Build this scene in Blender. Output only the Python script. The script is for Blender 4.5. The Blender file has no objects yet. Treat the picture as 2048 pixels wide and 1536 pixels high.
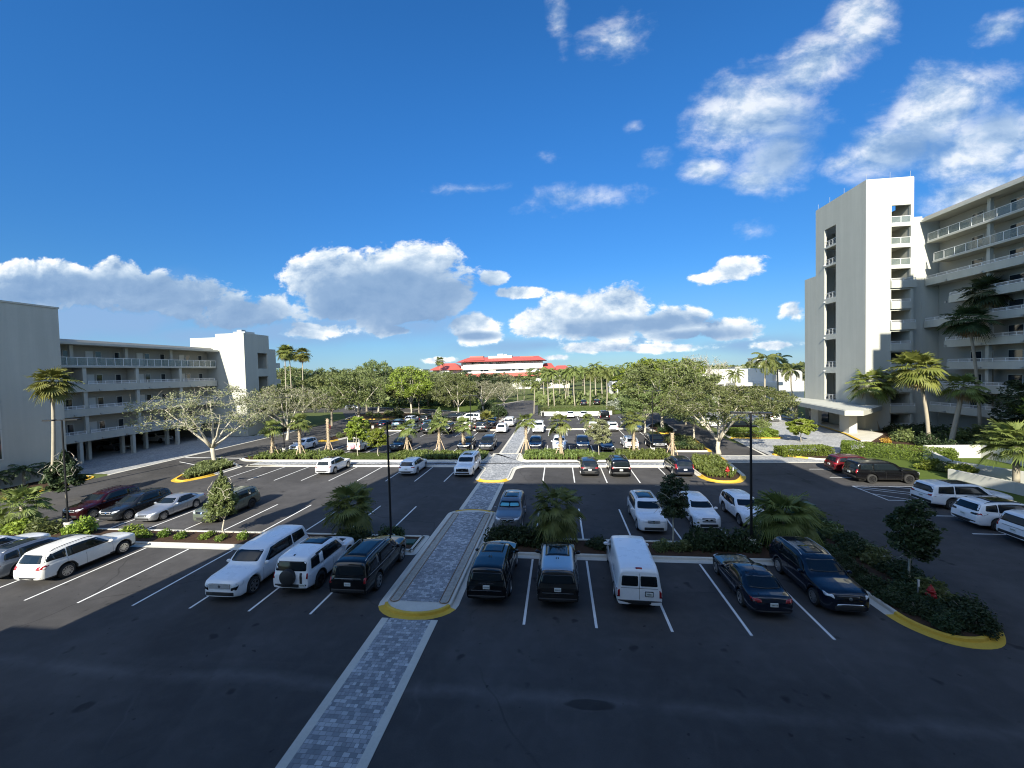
import bpy, bmesh, math, random
import numpy as np
from mathutils import Vector, Matrix
from mathutils.bvhtree import BVHTree
R = math.radians
S = bpy.context.scene
COL = S.collection
# ------------------------------------------------------------------ camera
F, YAW, PITCH, ROLL, HCAM = 800.0, -.1164, .0325, .0255, 11.0
def cam_axes():
    cy, sy = math.cos(YAW), math.sin(YAW)
    f = Vector((sy*math.cos(PITCH), cy*math.cos(PITCH), -math.sin(PITCH)))
    r = Vector((cy, -sy, 0)); d = f.cross(r)
    return (r*math.cos(ROLL)+d*math.sin(ROLL), -r*math.sin(ROLL)+d*math.cos(ROLL), f)
AX = cam_axes()
cd = bpy.data.cameras.new('camera'); cam = bpy.data.objects.new('camera', cd); COL.objects.link(cam)
cd.sensor_width = 36; cd.lens = F/2048*36; cd.clip_end = 6000; cd.clip_start = .1
mw = Matrix.Identity(4)
for i in range(3):
    mw[i][0] = AX[0][i]; mw[i][1] = -AX[1][i]; mw[i][2] = -AX[2][i]
mw[2][3] = HCAM
cam.matrix_world = mw
S.camera = cam
def ray(u, v):
    return AX[0]*((u-1024)/F)+AX[1]*((v-768)/F)+AX[2]
def G(u, v, z=0.0):           # ground point seen at a pixel of the 2048 px photograph
    d = ray(u, v); t = (z-HCAM)/d.z
    return Vector((d.x*t, d.y*t, z))
# ------------------------------------------------------------------ light
SUN_EL, SUN_AZ = 29.0, 8.5   # light travels towards +y, turned SUN_AZ to +x
S.view_settings.view_transform = 'Standard'; S.view_settings.look = 'None'
S.view_settings.exposure = 1.12; S.view_settings.gamma = 1
sd = bpy.data.lights.new('sun', 'SUN'); sd.energy = 5.0; sd.angle = R(.5); sd.color = (1, .94, .80)
sun = bpy.data.objects.new('sun', sd); COL.objects.link(sun)
ld = Vector((math.sin(R(SUN_AZ))*math.cos(R(SUN_EL)), math.cos(R(SUN_AZ))*math.cos(R(SUN_EL)), -math.sin(R(SUN_EL))))
sun.rotation_euler = ld.to_track_quat('-Z', 'Y').to_euler(); sun.location = (-20, -80, 60)
S.cycles.filter_width = 1.1; S.cycles.max_bounces = 6; S.cycles.diffuse_bounces = 3; S.cycles.glossy_bounces = 3; S.cycles.transparent_max_bounces = 6
W = bpy.data.worlds.new('World'); S.world = W; W.use_nodes = True
class NT:
    def __init__(s, t): s.t = t; s.n = t.nodes; s.l = t.links
    def new(s, k, **kw):
        x = s.n.new(k)
        for a, b in kw.items(): setattr(x, a, b)
        return x
    def put(s, sock, v):
        if isinstance(v, bpy.types.NodeSocket): s.l.new(v, sock)
        elif v is not None: sock.default_value = v
    def m(s, op, a, b=None, c=None, clamp=False):
        x = s.new('ShaderNodeMath', operation=op, use_clamp=clamp)
        s.put(x.inputs[0], a); s.put(x.inputs[1], b); s.put(x.inputs[2], c)
        return x.outputs[0]
    def mix(s, f, a, b, t='RGBA', blend='MIX'):
        x = s.new('ShaderNodeMix', data_type=t, blend_type=blend)
        i = {'RGBA': (0, 6, 7, 2), 'FLOAT': (0, 2, 3, 0)}[t]
        s.put(x.inputs[i[0]], f); s.put(x.inputs[i[1]], a); s.put(x.inputs[i[2]], b)
        return x.outputs[i[3]]
    def rng(s, v, a, b, c=0., d=1., smooth=True):
        x = s.new('ShaderNodeMapRange', interpolation_type='SMOOTHSTEP' if smooth else 'LINEAR')
        s.put(x.inputs[0], v); x.inputs[1].default_value = a; x.inputs[2].default_value = b
        x.inputs[3].default_value = c; x.inputs[4].default_value = d
        return x.outputs[0]
    def noise(s, vec, scale, detail=4, rough=.55, dist=0., dim='3D'):
        x = s.new('ShaderNodeTexNoise', noise_dimensions=dim)
        if vec is not None: s.l.new(vec, x.inputs['Vector'])
        x.inputs['Scale'].default_value = scale; x.inputs['Detail'].default_value = detail
        x.inputs['Roughness'].default_value = rough; x.inputs['Distortion'].default_value = dist
        return x.outputs[0]
    def ramp(s, f, stops):
        x = s.new('ShaderNodeValToRGB'); s.put(x.inputs[0], f)
        e = x.color_ramp.elements
        while len(e) < len(stops): e.new(.5)
        for k, (p, c) in zip(e, stops): k.position = p; k.color = (*c, 1) if len(c) == 3 else c
        return x.outputs[0]
def pz_early(t):
    tc = t.new('ShaderNodeTexCoord'); sp = t.new('ShaderNodeSeparateXYZ'); t.l.new(tc.outputs['Generated'], sp.inputs[0])
    return sp.outputs[2]
def build_world():
    t = NT(W.node_tree); t.n.clear()
    out = t.new('ShaderNodeOutputWorld'); bg = t.new('ShaderNodeBackground'); t.l.new(bg.outputs[0], out.inputs[0])
    sky = t.new('ShaderNodeTexSky', sky_type='NISHITA'); sky.sun_disc = False
    sky.sun_elevation = R(SUN_EL); sky.sun_rotation = R(180+SUN_AZ)
    sky.air_density = 1.0; sky.dust_density = 0.; sky.ozone_density = 5.0; sky.altitude = 0
    hsv = t.new('ShaderNodeHueSaturation'); t.l.new(sky.outputs[0], hsv.inputs['Color'])
    hsv.inputs['Saturation'].default_value = 1.18; hsv.inputs['Value'].default_value = .97
    base = t.mix(1., hsv.outputs[0], (.66, .96, 1.10, 1), blend='MULTIPLY')
    low = t.rng(pz_early(t), 0., .62, 0., 1.); base = t.mix(1., base, t.mix(low, (.62, .60, .62, 1), (1, 1, 1, 1)), blend='MULTIPLY')
    tc = t.new('ShaderNodeTexCoord'); sp = t.new('ShaderNodeSeparateXYZ'); t.l.new(tc.outputs['Generated'], sp.inputs[0])
    y = t.m('MAXIMUM', sp.outputs[1], .05)
    px = t.m('DIVIDE', sp.outputs[0], y); pz = t.m('DIVIDE', sp.outputs[2], y)
    cmb = t.new('ShaderNodeCombineXYZ'); t.put(cmb.inputs[0], px); t.put(cmb.inputs[1], t.m('MULTIPLY', pz, 1.5)); P = cmb.outputs[0]
    n1 = t.noise(P, 7.0, 12, .63, .15); n2 = t.noise(P, 3.0, 4, .5)
    sh = t.new('ShaderNodeVectorMath', operation='ADD'); t.l.new(P, sh.inputs[0]); sh.inputs[1].default_value = (-.010, .035, 0)
    n1b = t.noise(sh.outputs[0], 7.0, 7, .55, .15)
    def ell(lst):
        acc = None
        for (u, v, ru, rv, rot, amp) in lst:
            c = ray(u, v); cx, cz = c.x/c.y, c.z/c.y
            a = ray(u+ru, v); b = ray(u, v-rv)
            rx = abs(a.x/a.y-cx); rz = abs(b.z/b.y-cz)
            dx = t.m('SUBTRACT', px, cx); dz = t.m('SUBTRACT', pz, cz)
            if rot:
                k, q = math.cos(R(rot)), math.sin(R(rot))
                dx, dz = (t.m('ADD', t.m('MULTIPLY', dx, k), t.m('MULTIPLY', dz, q)), t.m('SUBTRACT', t.m('MULTIPLY', dz, k), t.m('MULTIPLY', dx, q)))
            dx = t.m('MULTIPLY', dx, 1/rx); dz = t.m('MULTIPLY', dz, 1/rz)
            q = t.m('SQRT', t.m('MULTIPLY_ADD', dx, dx, t.m('MULTIPLY', dz, dz)))
            e = t.m('MULTIPLY_ADD', q, -amp, amp)
            acc = e if acc is None else t.m('MAXIMUM', acc, e)
        return acc
    cum = ell([(745,580,235,100,0,1.15),(810,540,140,74,0,1.15),(640,556,115,56,0,1.05),(885,590,85,54,0,1.05),(700,622,140,30,0,1),(840,614,105,30,0,1),(110,575,260,58,0,1.1),(330,590,220,56,-8,1.1),(480,628,120,42,0,.9),(40,556,160,40,0,1),(225,550,80,40,0,1.1),(118,548,66,34,0,1.1),(545,605,60,30,0,.8),
        (640,660,130,24,0,.7),(790,662,90,18,0,.7),(1180,630,150,66,0,1.1),(1245,622,75,64,0,1.1),(1080,645,85,44,0,1),(955,655,72,42,0,1.1),(1335,655,115,46,0,1),(1450,660,90,34,0,.9),(1190,695,110,20,0,.8),(1330,695,150,16,0,.7),
        (1045,585,70,18,0,.9),(990,555,38,20,0,.7),(1460,540,85,34,12,.75),(1410,553,60,16,0,.6),(1590,620,40,32,0,.6),(880,720,40,8,0,.5),(1110,715,60,12,0,.6),(560,600,40,40,0,.6),(1560,690,90,14,0,.5)])
    upp = ell([(1510,225,175,105,10,.85),(1640,130,150,80,35,.7),(1720,40,95,90,50,.75),(1555,310,105,85,0,.7),(1410,340,60,32,0,.7),(1510,360,70,34,0,.6),(1890,215,170,100,20,.85),(1770,305,150,65,15,.8),(1970,290,190,100,15,.85),(1690,325,75,30,15,.6),(1960,385,190,48,10,.75),
        (1240,80,90,60,-20,.42),(1115,45,30,60,0,.34),(1160,395,150,34,0,.38),(1090,312,40,24,0,.34),(2000,60,70,40,20,.5),(1310,320,40,30,0,.3),(1270,252,30,18,0,.35),(930,378,110,16,-4,.28),(1500,460,40,30,0,.3)])
    nz = t.m('SUBTRACT', n1, .5)
    d1 = t.m('MULTIPLY_ADD', nz, 1.9, cum); a1 = t.rng(d1, .14, .36)
    d2 = t.m('MULTIPLY_ADD', nz, 1.7, t.m('MULTIPLY', upp, 1.6)); a2 = t.m('MULTIPLY', t.rng(d2, .0, 1.0), .78)
    dark = ell([(780,598,260,80,0,1.3),(1260,650,170,24,0,1),(830,630,140,46,0,1.2),(150,600,420,64,0,1.3),(420,630,220,50,0,1.2),(480,650,160,30,0,1),(1210,660,120,22,0,.9),(1400,670,150,18,0,.8),(955,672,70,12,0,.9),(1600,260,120,90,0,.45),(1560,310,100,60,0,.55),(1830,300,120,50,15,.6),(1990,240,100,60,0,.5),(300,690,420,40,0,.7)])
    dk = t.rng(t.m('MULTIPLY_ADD', nz, .9, dark), -.1, .7)
    rel = t.m('SUBTRACT', n1, n1b)
    br = t.m('ADD', t.m('MULTIPLY', rel, 2.3), .74, clamp=True)
    br = t.m('MULTIPLY', br, t.m('MULTIPLY_ADD', dk, -.60, 1.0))
    edge = t.m('MULTIPLY_ADD', t.rng(d1, .2, 1.1), -.16, 1.0); br = t.m('MULTIPLY', br, edge)
    ccol = t.ramp(br, [(0.0, (1.0, 1.85, 3.2)), (.35, (1.75, 2.65, 3.9)), (.62, (3.4, 4.2, 5.0)), (.92, (6.6, 6.7, 6.5))])
    x = t.mix(a1, base, ccol)
    x = t.mix(a2, x, t.mix(1., ccol, (.95, .96, .97, 1), blend='MULTIPLY'))
    grey = ell([(150,630,480,84,0,1.2),(600,660,260,40,0,1),(1080,690,200,26,0,.9),(420,670,260,40,0,1),(760,650,230,44,0,.9),(1250,685,260,36,0,.9),(1480,690,180,26,0,.8),(60,690,260,60,0,.9)])
    ga = t.m('MULTIPLY', t.rng(t.m('MULTIPLY_ADD', t.m('SUBTRACT', n2, .5), 1.6, grey), .0, .9), t.m('MULTIPLY_ADD', a1, -.85, .85))
    x = t.mix(ga, x, (1.75, 2.75, 4.3, 1))
    # added unseen cloud behind the viewpoint, made bright to fill the shade
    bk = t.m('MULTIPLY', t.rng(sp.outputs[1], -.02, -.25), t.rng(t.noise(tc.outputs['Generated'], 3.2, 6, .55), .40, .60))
    fr = t.rng(sp.outputs[1], -.25, .2); x = t.mix(1., x, t.mix(fr, (1.25, 1.2, 1.15, 1), (.73, .73, .75, 1)), blend='MULTIPLY'); x = t.mix(t.m('MULTIPLY', bk, .9), x, (6.2, 6.9, 7.8, 1))  # sky dimmed ahead and raised behind, where the added cloud gives fill light
    # thin veil low over the horizon
    veil = t.m('MULTIPLY', t.rng(pz, .26, .0), t.m('MULTIPLY_ADD', n2, .5, .30))
    x = t.mix(t.m('MULTIPLY', veil, t.m('SUBTRACT', 1, a1)), x, (1.15, 1.95, 3.1, 1))
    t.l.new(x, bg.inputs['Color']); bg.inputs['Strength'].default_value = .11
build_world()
# ------------------------------------------------------------------ materials
def mat(name, col=(.5, .5, .5), rough=.6, metal=0., spec=.5, fn=None, coat=0., bump=0., bscale=30):
    m = bpy.data.materials.new(name); m.use_nodes = True
    t = NT(m.node_tree); b = t.n['Principled BSDF']
    b.inputs['Base Color'].default_value = (*col, 1); b.inputs['Roughness'].default_value = rough
    b.inputs['Metallic'].default_value = metal; b.inputs['Specular IOR Level'].default_value = spec
    if coat: b.inputs['Coat Weight'].default_value = coat; b.inputs['Coat Roughness'].default_value = .03
    if fn: fn(t, b)
    if bump:
        tc = t.new('ShaderNodeTexCoord'); bp = t.new('ShaderNodeBump'); bp.inputs['Strength'].default_value = bump; bp.inputs['Distance'].default_value = .03
        t.l.new(t.noise(tc.outputs['Object'], bscale, 5, .6), bp.inputs['Height']); t.l.new(bp.outputs[0], b.inputs['Normal'])
    m.diffuse_color = (*col, 1)
    return m
def varied(col, amt=.25, scale=.6, detail=6, scale2=9., streak=None):
    def f(t, b):
        tc = t.new('ShaderNodeNewGeometry').outputs['Position']
        n = t.noise(tc, scale, detail, .6); n2 = t.noise(tc, scale2, 3, .6)
        k = t.m('ADD', t.m('MULTIPLY_ADD', n, amt*2, 1-amt), t.m('MULTIPLY_ADD', n2, amt, -amt/2))
        if streak:
            mp = t.new('ShaderNodeMapping'); t.l.new(tc, mp.inputs[0]); mp.inputs['Scale'].default_value = streak
            k = t.m('MULTIPLY', k, t.m('MULTIPLY_ADD', t.rng(t.noise(mp.outputs[0], 1, 4, .6), .35, .7), .09, .91))
        x = t.mix(1., (*col, 1), None, blend='MULTIPLY'); nd = x.node
        c = t.new('ShaderNodeCombineColor'); [t.l.new(k, c.inputs[i]) for i in range(3)]
        t.l.new(c.outputs[0], nd.inputs[7]); t.l.new(x, b.inputs['Base Color'])
    return f
def t_wob(t, pos):      # stretched and wobbled position, for one puddle mark
    mp = t.new('ShaderNodeMapping'); t.l.new(pos, mp.inputs[0]); mp.inputs['Location'].default_value = (.1, -26.2, 0); mp.inputs['Scale'].default_value = (.8, 3.0, 0)
    n = t.new('ShaderNodeTexNoise'); t.l.new(pos, n.inputs['Vector']); n.inputs['Scale'].default_value = 1.6
    a = t.new('ShaderNodeVectorMath', operation='MULTIPLY_ADD'); t.l.new(n.outputs['Color'], a.inputs[0]); a.inputs[1].default_value = (.5, .5, 0); t.l.new(mp.outputs[0], a.inputs[2]); return a.outputs[0]
def asphalt_fn(t, b):
    pos = t.new('ShaderNodeNewGeometry').outputs['Position']
    sp = t.new('ShaderNodeSeparateXYZ'); t.l.new(pos, sp.inputs[0])
    fine = t.noise(pos, 26, 3, .7); mid = t.noise(pos, 1.3, 6, .62, .4); big = t.noise(pos, .13, 4, .55, .6)
    mp = t.new('ShaderNodeMapping'); t.l.new(pos, mp.inputs[0]); mp.inputs['Scale'].default_value = (.035, .5, 1)
    str_ = t.noise(mp.outputs[0], 1.0, 5, .6, .8)
    v = t.m('MULTIPLY_ADD', fine, .030, .026)
    v = t.m('MULTIPLY_ADD', t.rng(mid, .35, .8), .014, v)
    v = t.m('MULTIPLY_ADD', t.rng(big, .38, .72), .026, v)
    v = t.m('MULTIPLY_ADD', t.rng(str_, .55, .8), .012, v)
    # pale silt line where water runs along the lane in the foreground
    yy = t.m('MULTIPLY_ADD', t.noise(pos, .16, 2, .5), 1.3, sp.outputs[1])
    yy = t.m('MULTIPLY_ADD', t.noise(pos, 2.2, 4, .6), .35, yy)
    band = t.m('SUBTRACT', 1, t.m('MULTIPLY', t.m('ABSOLUTE', t.m('SUBTRACT', yy, 13.85)), 2.4), clamp=True)
    band = t.m('MULTIPLY', band, t.rng(t.noise(pos, .5, 5, .65), .28, .62, .08, 1.))
    v = t.m('MULTIPLY_ADD', band, .035, v)
    # faint tyre scuffs
    wv = t.new('ShaderNodeTexVoronoi', feature='DISTANCE_TO_EDGE'); wv.inputs['Scale'].default_value = .16
    wr = t.new('ShaderNodeVectorMath', operation='ADD'); t.l.new(pos, wr.inputs[0])
    nv = t.new('ShaderNodeTexNoise'); t.l.new(pos, nv.inputs['Vector']); nv.inputs['Scale'].default_value = .5; t.l.new(nv.outputs['Color'], wr.inputs[1])
    t.l.new(wr.outputs[0], wv.inputs['Vector'])
    sc = t.m('MULTIPLY', t.rng(wv.outputs['Distance'], .012, .0), t.rng(t.noise(pos, .3, 2), .5, .7))
    v = t.m('MULTIPLY_ADD', sc, .012, v)
    # cracks, sealed seams and dark oil drips
    cv = t.new('ShaderNodeTexVoronoi', feature='DISTANCE_TO_EDGE'); cv.inputs['Scale'].default_value = .085; t.l.new(wr.outputs[0], cv.inputs['Vector'])
    crk = t.m('MULTIPLY', t.rng(cv.outputs['Distance'], .0045, .0015), t.rng(t.noise(pos, .11, 2), .42, .55))
    v = t.m('MULTIPLY', v, t.m('MULTIPLY_ADD', crk, -.35, 1))
    patch = t.rng(t.noise(pos, .045, 1, .3), .57, .575); v = t.m('MULTIPLY', v, t.m('MULTIPLY_ADD', patch, -.16, 1))
    pd = t.new('ShaderNodeVectorMath', operation='DISTANCE'); t.l.new(t_wob(t, pos), pd.inputs[0]); pd.inputs[1].default_value = (1.0, 12.9, 0)
    v = t.m('MULTIPLY', v, t.m('MULTIPLY_ADD', t.rng(pd.outputs['Value'], .75, .55), -.6, 1))
    oil = t.m('MAXIMUM', t.m('MULTIPLY', t.rng(t.noise(pos, .9, 2, .5), .66, .74), .6), t.m('MULTIPLY', t.rng(t.noise(pos, 3.1, 2, .5), .70, .76), .55))
    v = t.m('MULTIPLY', v, t.m('SUBTRACT', 1, oil))
    c = t.new('ShaderNodeCombineColor'); t.l.new(t.m('MULTIPLY', v, 1.06), c.inputs[0]); t.l.new(v, c.inputs[1]); t.l.new(t.m('MULTIPLY', v, .97), c.inputs[2])
    t.l.new(c.outputs[0], b.inputs['Base Color'])
    bp = t.new('ShaderNodeBump'); bp.inputs['Strength'].default_value = .35; bp.inputs['Distance'].default_value = .01
    t.l.new(fine, bp.inputs['Height']); t.l.new(bp.outputs[0], b.inputs['Normal'])
def paver_fn(c1, c2, c3, w=.22, h=.15, rot=0.):
    def f(t, b):
        pos = t.new('ShaderNodeNewGeometry').outputs['Position']
        mp = t.new('ShaderNodeMapping'); t.l.new(pos, mp.inputs[0]); mp.inputs['Rotation'].default_value = (0, 0, rot)
        br = t.new('ShaderNodeTexBrick'); t.l.new(mp.outputs[0], br.inputs['Vector'])
        br.inputs['Scale'].default_value = 1; br.inputs['Brick Width'].default_value = w; br.inputs['Row Height'].default_value = h
        br.inputs['Mortar Size'].default_value = .006; br.inputs['Bias'].default_value = -.1; br.offset = .37; br.squash = .6; br.squash_frequency = 3
        br.inputs['Color1'].default_value = (0, 0, 0, 1); br.inputs['Color2'].default_value = (1, 1, 1, 1); br.inputs['Mortar'].default_value = (.25, .25, .25, 1)
        col = t.ramp(br.outputs['Color'], [(.0, c1), (.55, c2), (1., c3)])
        n = t.noise(pos, .45, 5, .6)
        k = t.m('MULTIPLY_ADD', n, .7, .62)
        k = t.m('MULTIPLY', k, t.m('MULTIPLY_ADD', br.outputs['Fac'], -.55, 1))
        c = t.new('ShaderNodeCombineColor'); [t.l.new(k, c.inputs[i]) for i in range(3)]
        x = t.mix(1., col, c.outputs[0], blend='MULTIPLY'); t.l.new(x, b.inputs['Base Color'])
    return f
M = {}
M['asphalt'] = mat('asphalt', rough=.88, fn=asphalt_fn, spec=.35)
M['soil'] = mat('soil', fn=varied((.085, .105, .035), .3, .08, 6, 3.), rough=.95, spec=.1)
M['mulch'] = mat('mulch', fn=varied((.058, .036, .024), .45, 2.5, 6, 22.), rough=.95, spec=.1, bump=1., bscale=18)
M['paver'] = mat('pavers', rough=.8, fn=paver_fn((.20, .21, .22), (.32, .325, .33), (.53, .53, .52)), spec=.3)
M['paver_drive'] = mat('drive_pavers', rough=.8, fn=paver_fn((.27, .275, .28), (.36, .36, .35), (.47, .465, .445), .24, .16), spec=.3)
M['concrete'] = mat('concrete', fn=varied((.52, .495, .43), .22, .9, 6, 12., ), rough=.85, spec=.3)
M['yellow'] = mat('kerb_yellow_paint', fn=varied((.56, .355, .035), .28, 1.1, 6, 9.), rough=.65)
M['line'] = mat('line_paint', fn=varied((.66, .65, .62), .22, 2., 6, 16.), rough=.7)
M['gravel'] = mat('pebble_strip', fn=varied((.34, .325, .28), .5, 6., 5, 40.), rough=.9, bump=1., bscale=40)
M['rust'] = mat('rusty_edging', (.22, .11, .045), .8)
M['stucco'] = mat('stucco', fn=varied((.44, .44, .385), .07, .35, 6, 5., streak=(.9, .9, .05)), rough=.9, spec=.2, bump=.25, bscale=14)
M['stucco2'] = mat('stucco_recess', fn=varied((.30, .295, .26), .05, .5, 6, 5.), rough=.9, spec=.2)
M['white'] = mat('white_paint', (.66, .66, .64), .5)
M['trim'] = mat('white_trim', fn=varied((.48, .475, .43), .06, .7, 5, 6.), rough=.7)
def rg_fn(t, b):
    b.inputs['Alpha'].default_value = .42
M['railglass'] = mat('rail_glass', (.20, .24, .225), .08, spec=.6, fn=rg_fn)
M['dark'] = mat('dark_opening', (.012, .012, .013), .8)
M['glass'] = mat('window_glass', (.02, .028, .035), .05, spec=.7)
M['door'] = mat('door_paint', (.50, .50, .46), .5)
M['roofred'] = mat('red_roof', fn=varied((.40, .085, .06), .12, .2, 4, 2.), rough=.55)
M['roofflat'] = mat('roof_gravel', fn=varied((.42, .40, .36), .12, .3, 5, 4.), rough=.9)
M['polemetal'] = mat('black_metal', (.012, .012, .013), .45, .3)
M['galv'] = mat('grey_metal', (.35, .36, .36), .45, .6)
M['red'] = mat('hydrant_red', (.30, .012, .011), .45)
M['steelroof'] = mat('bark_stake', (.50, .38, .25), .85)
M['greenbox'] = mat('green_box', (.012, .055, .038), .5)
# ------------------------------------------------------------------ mesh helpers
class MB:
    def __init__(s): s.v = []; s.f = []; s.m = []
    def add(s, vs, fs, mi=0):
        o = len(s.v); s.v += [tuple(p) for p in vs]
        s.f += [tuple(i+o for i in f) for f in fs]; s.m += [mi]*len(fs); return s
    def box(s, x0, x1, y0, y1, z0, z1, mi=0):
        x0, x1 = min(x0, x1), max(x0, x1); y0, y1 = min(y0, y1), max(y0, y1)
        v = [(x, y, z) for z in (z0, z1) for y in (y0, y1) for x in (x0, x1)]
        return s.add(v, [(0, 2, 3, 1), (4, 5, 7, 6), (0, 1, 5, 4), (2, 6, 7, 3), (0, 4, 6, 2), (1, 3, 7, 5)], mi)
    def obox(s, c, ax, ay, az, hx, hy, hz, mi=0):
        v = [Vector(c)+ax*(i*hx)+ay*(j*hy)+az*(k*hz) for k in (-1, 1) for j in (-1, 1) for i in (-1, 1)]
        return s.add(v, [(0, 2, 3, 1), (4, 5, 7, 6), (0, 1, 5, 4), (2, 6, 7, 3), (0, 4, 6, 2), (1, 3, 7, 5)], mi)
    def prism(s, poly, z0, z1, mi=0, mt=None, bottom=False):
        n = len(poly); a = sum(poly[i][0]*poly[(i+1) % n][1]-poly[(i+1) % n][0]*poly[i][1] for i in range(n))
        if a < 0: poly = poly[::-1]
        v = [(p[0], p[1], z0) for p in poly]+[(p[0], p[1], z1) for p in poly]
        s.add(v, [(i, (i+1) % n, (i+1) % n+n, i+n) for i in range(n)], mi)
        s.add(v[n:], [tuple(range(n))], mi if mt is None else mt)
        if bottom: s.add(v[:n], [tuple(range(n))[::-1]], mi)
        return s
    def flat(s, poly, z, mi=0):
        n = len(poly); a = sum(poly[i][0]*poly[(i+1) % n][1]-poly[(i+1) % n][0]*poly[i][1] for i in range(n))
        if a < 0: poly = poly[::-1]
        return s.add([(p[0], p[1], z) for p in poly], [tuple(range(n))], mi)
    def strip(s, p, q, w, z, mi=0):
        p = Vector(p[:2]); q = Vector(q[:2]); d = (q-p).normalized(); n = Vector((-d.y, d.x))*w/2
        return s.flat([p+n, p-n, q-n, q+n], z, mi)
    def tube(s, pts, rad, n=8, mi=0, cap=True):
        pts = [Vector(p) for p in pts]; k = len(pts)
        if not hasattr(rad, '__len__'): rad = [rad]*k
        vs = []; up = Vector((0, 0, 1)); prev = None
        for i, p in enumerate(pts):
            d = (pts[min(i+1, k-1)]-pts[max(i-1, 0)]).normalized()
            if prev is None:
                a = d.cross(up) if abs(d.dot(up)) < .9 else d.cross(Vector((1, 0, 0)))
            else: a = prev-d*prev.dot(d)
            a = a.normalized(); prev = a; b = d.cross(a)
            vs += [p+(a*math.cos(2*math.pi*j/n)+b*math.sin(2*math.pi*j/n))*rad[i] for j in range(n)]
        fs = [(i*n+j, i*n+(j+1) % n, (i+1)*n+(j+1) % n, (i+1)*n+j) for i in range(k-1) for j in range(n)]
        if cap: fs += [tuple(range(n))[::-1], tuple(range((k-1)*n, k*n))]
        return s.add(vs, fs, mi)
    def lathe(s, prof, c=(0, 0, 0), n=16, axis='z', mi=0, closed=False):
        vs = []
        for r, h in prof:
            for j in range(n):
                a = 2*math.pi*j/n; x, y = r*math.cos(a), r*math.sin(a)
                vs.append({'z': (c[0]+x, c[1]+y, c[2]+h), 'x': (c[0]+h, c[1]+x, c[2]+y), 'y': (c[0]+y, c[1]+h, c[2]+x)}[axis])
        k = len(prof)
        fs = [(i*n+j, i*n+(j+1) % n, (i+1)*n+(j+1) % n, (i+1)*n+j) for i in range(k-1) for j in range(n)]
        if closed: fs += [((k-1)*n+j, (k-1)*n+(j+1) % n, (j+1) % n, j) for j in range(n)]
        return s.add(vs, fs, mi)
    def mesh(s, name, mats, smooth=False):
        me = bpy.data.meshes.new(name); me.from_pydata(s.v, [], s.f)
        for x in (mats if isinstance(mats, (list, tuple)) else [mats]): me.materials.append(x)
        if any(s.m): me.polygons.foreach_set('material_index', s.m)
        if smooth: me.polygons.foreach_set('use_smooth', [True]*len(s.f))
        me.update(); return me
    def build(s, name, mats, parent=None, smooth=False, auto=None):
        me = s.mesh(name, mats, smooth or auto is not None)
        if auto is not None: me.set_sharp_from_angle(angle=R(auto))
        return link(name, me, parent)
def link(name, me, parent=None):
    o = bpy.data.objects.new(name, me); COL.objects.link(o)
    if parent is not None: o.parent = parent
    return o
def tag(o, label, cat, group=None, kind=None):
    if label: o['label'] = label
    if cat: o['category'] = cat
    if group: o['group'] = group
    if kind: o['kind'] = kind
    return o
def thing(name, label, cat, loc=(0, 0, 0), rz=0., group=None):
    o = bpy.data.objects.new(name, None); COL.objects.link(o); o.empty_display_size = .3
    o.location = loc; o.rotation_euler = (0, 0, rz)
    return tag(o, label, cat, group)
def struct(name, mb, mats, **k):
    o = mb.build(name, mats, **k); o['kind'] = 'structure'; return o
def copy_tree(o, parent=None):
    c = o.copy(); COL.objects.link(c)
    if parent is not None: c.parent = parent
    for ch in list(o.children): copy_tree(ch, c)
    return c
def inset(poly, d):
    n = len(poly); a = sum(poly[i][0]*poly[(i+1) % n][1]-poly[(i+1) % n][0]*poly[i][1] for i in range(n))
    sg = 1 if a > 0 else -1; out = []
    for i in range(n):
        p0, p1, p2 = [Vector(poly[j % n][:2]) for j in (i-1, i, i+1)]
        d1 = (p1-p0).normalized(); d2 = (p2-p1).normalized()
        n1 = Vector((-d1.y, d1.x))*sg; n2 = Vector((-d2.y, d2.x))*sg
        m_ = n1+n2; L = m_.length
        m_ = m_/L if L > 1e-6 else n1
        k = d/max(.5, m_.dot(n1)); out.append(p1+m_*k)
    return out
def rounded(poly, rad, n=6):
    """round the corners of a polygon; rad = one number or one per corner"""
    k = len(poly); out = []
    for i in range(k):
        r = rad[i] if hasattr(rad, '__len__') else rad
        p0, p1, p2 = [Vector(poly[j % k][:2]) for j in (i-1, i, i+1)]
        a = p0-p1; b = p2-p1; r_ = min(r, a.length*.49, b.length*.49)
        if r_ < 1e-3: out.append(p1); continue
        A = p1+a.normalized()*r_; B = p1+b.normalized()*r_
        for j in range(n+1):
            t = j/n; out.append(A*(1-t)**2+p1*2*t*(1-t)+B*t*t)
    return out
def densify(poly, step=.6):
    out = []; n = len(poly)
    for i in range(n):
        p, q = Vector(poly[i][:2]), Vector(poly[(i+1) % n][:2]); k = max(1, int((q-p).length/step))
        out += [p+(q-p)*(j/k) for j in range(k)]
    return out
def clean(poly, eps=.02):
    out = []
    for p in poly:
        p = Vector(p[:2])
        if not out or (p-out[-1]).length > eps: out.append(p)
    if (out[0]-out[-1]).length < eps: out.pop()
    return out
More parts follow.
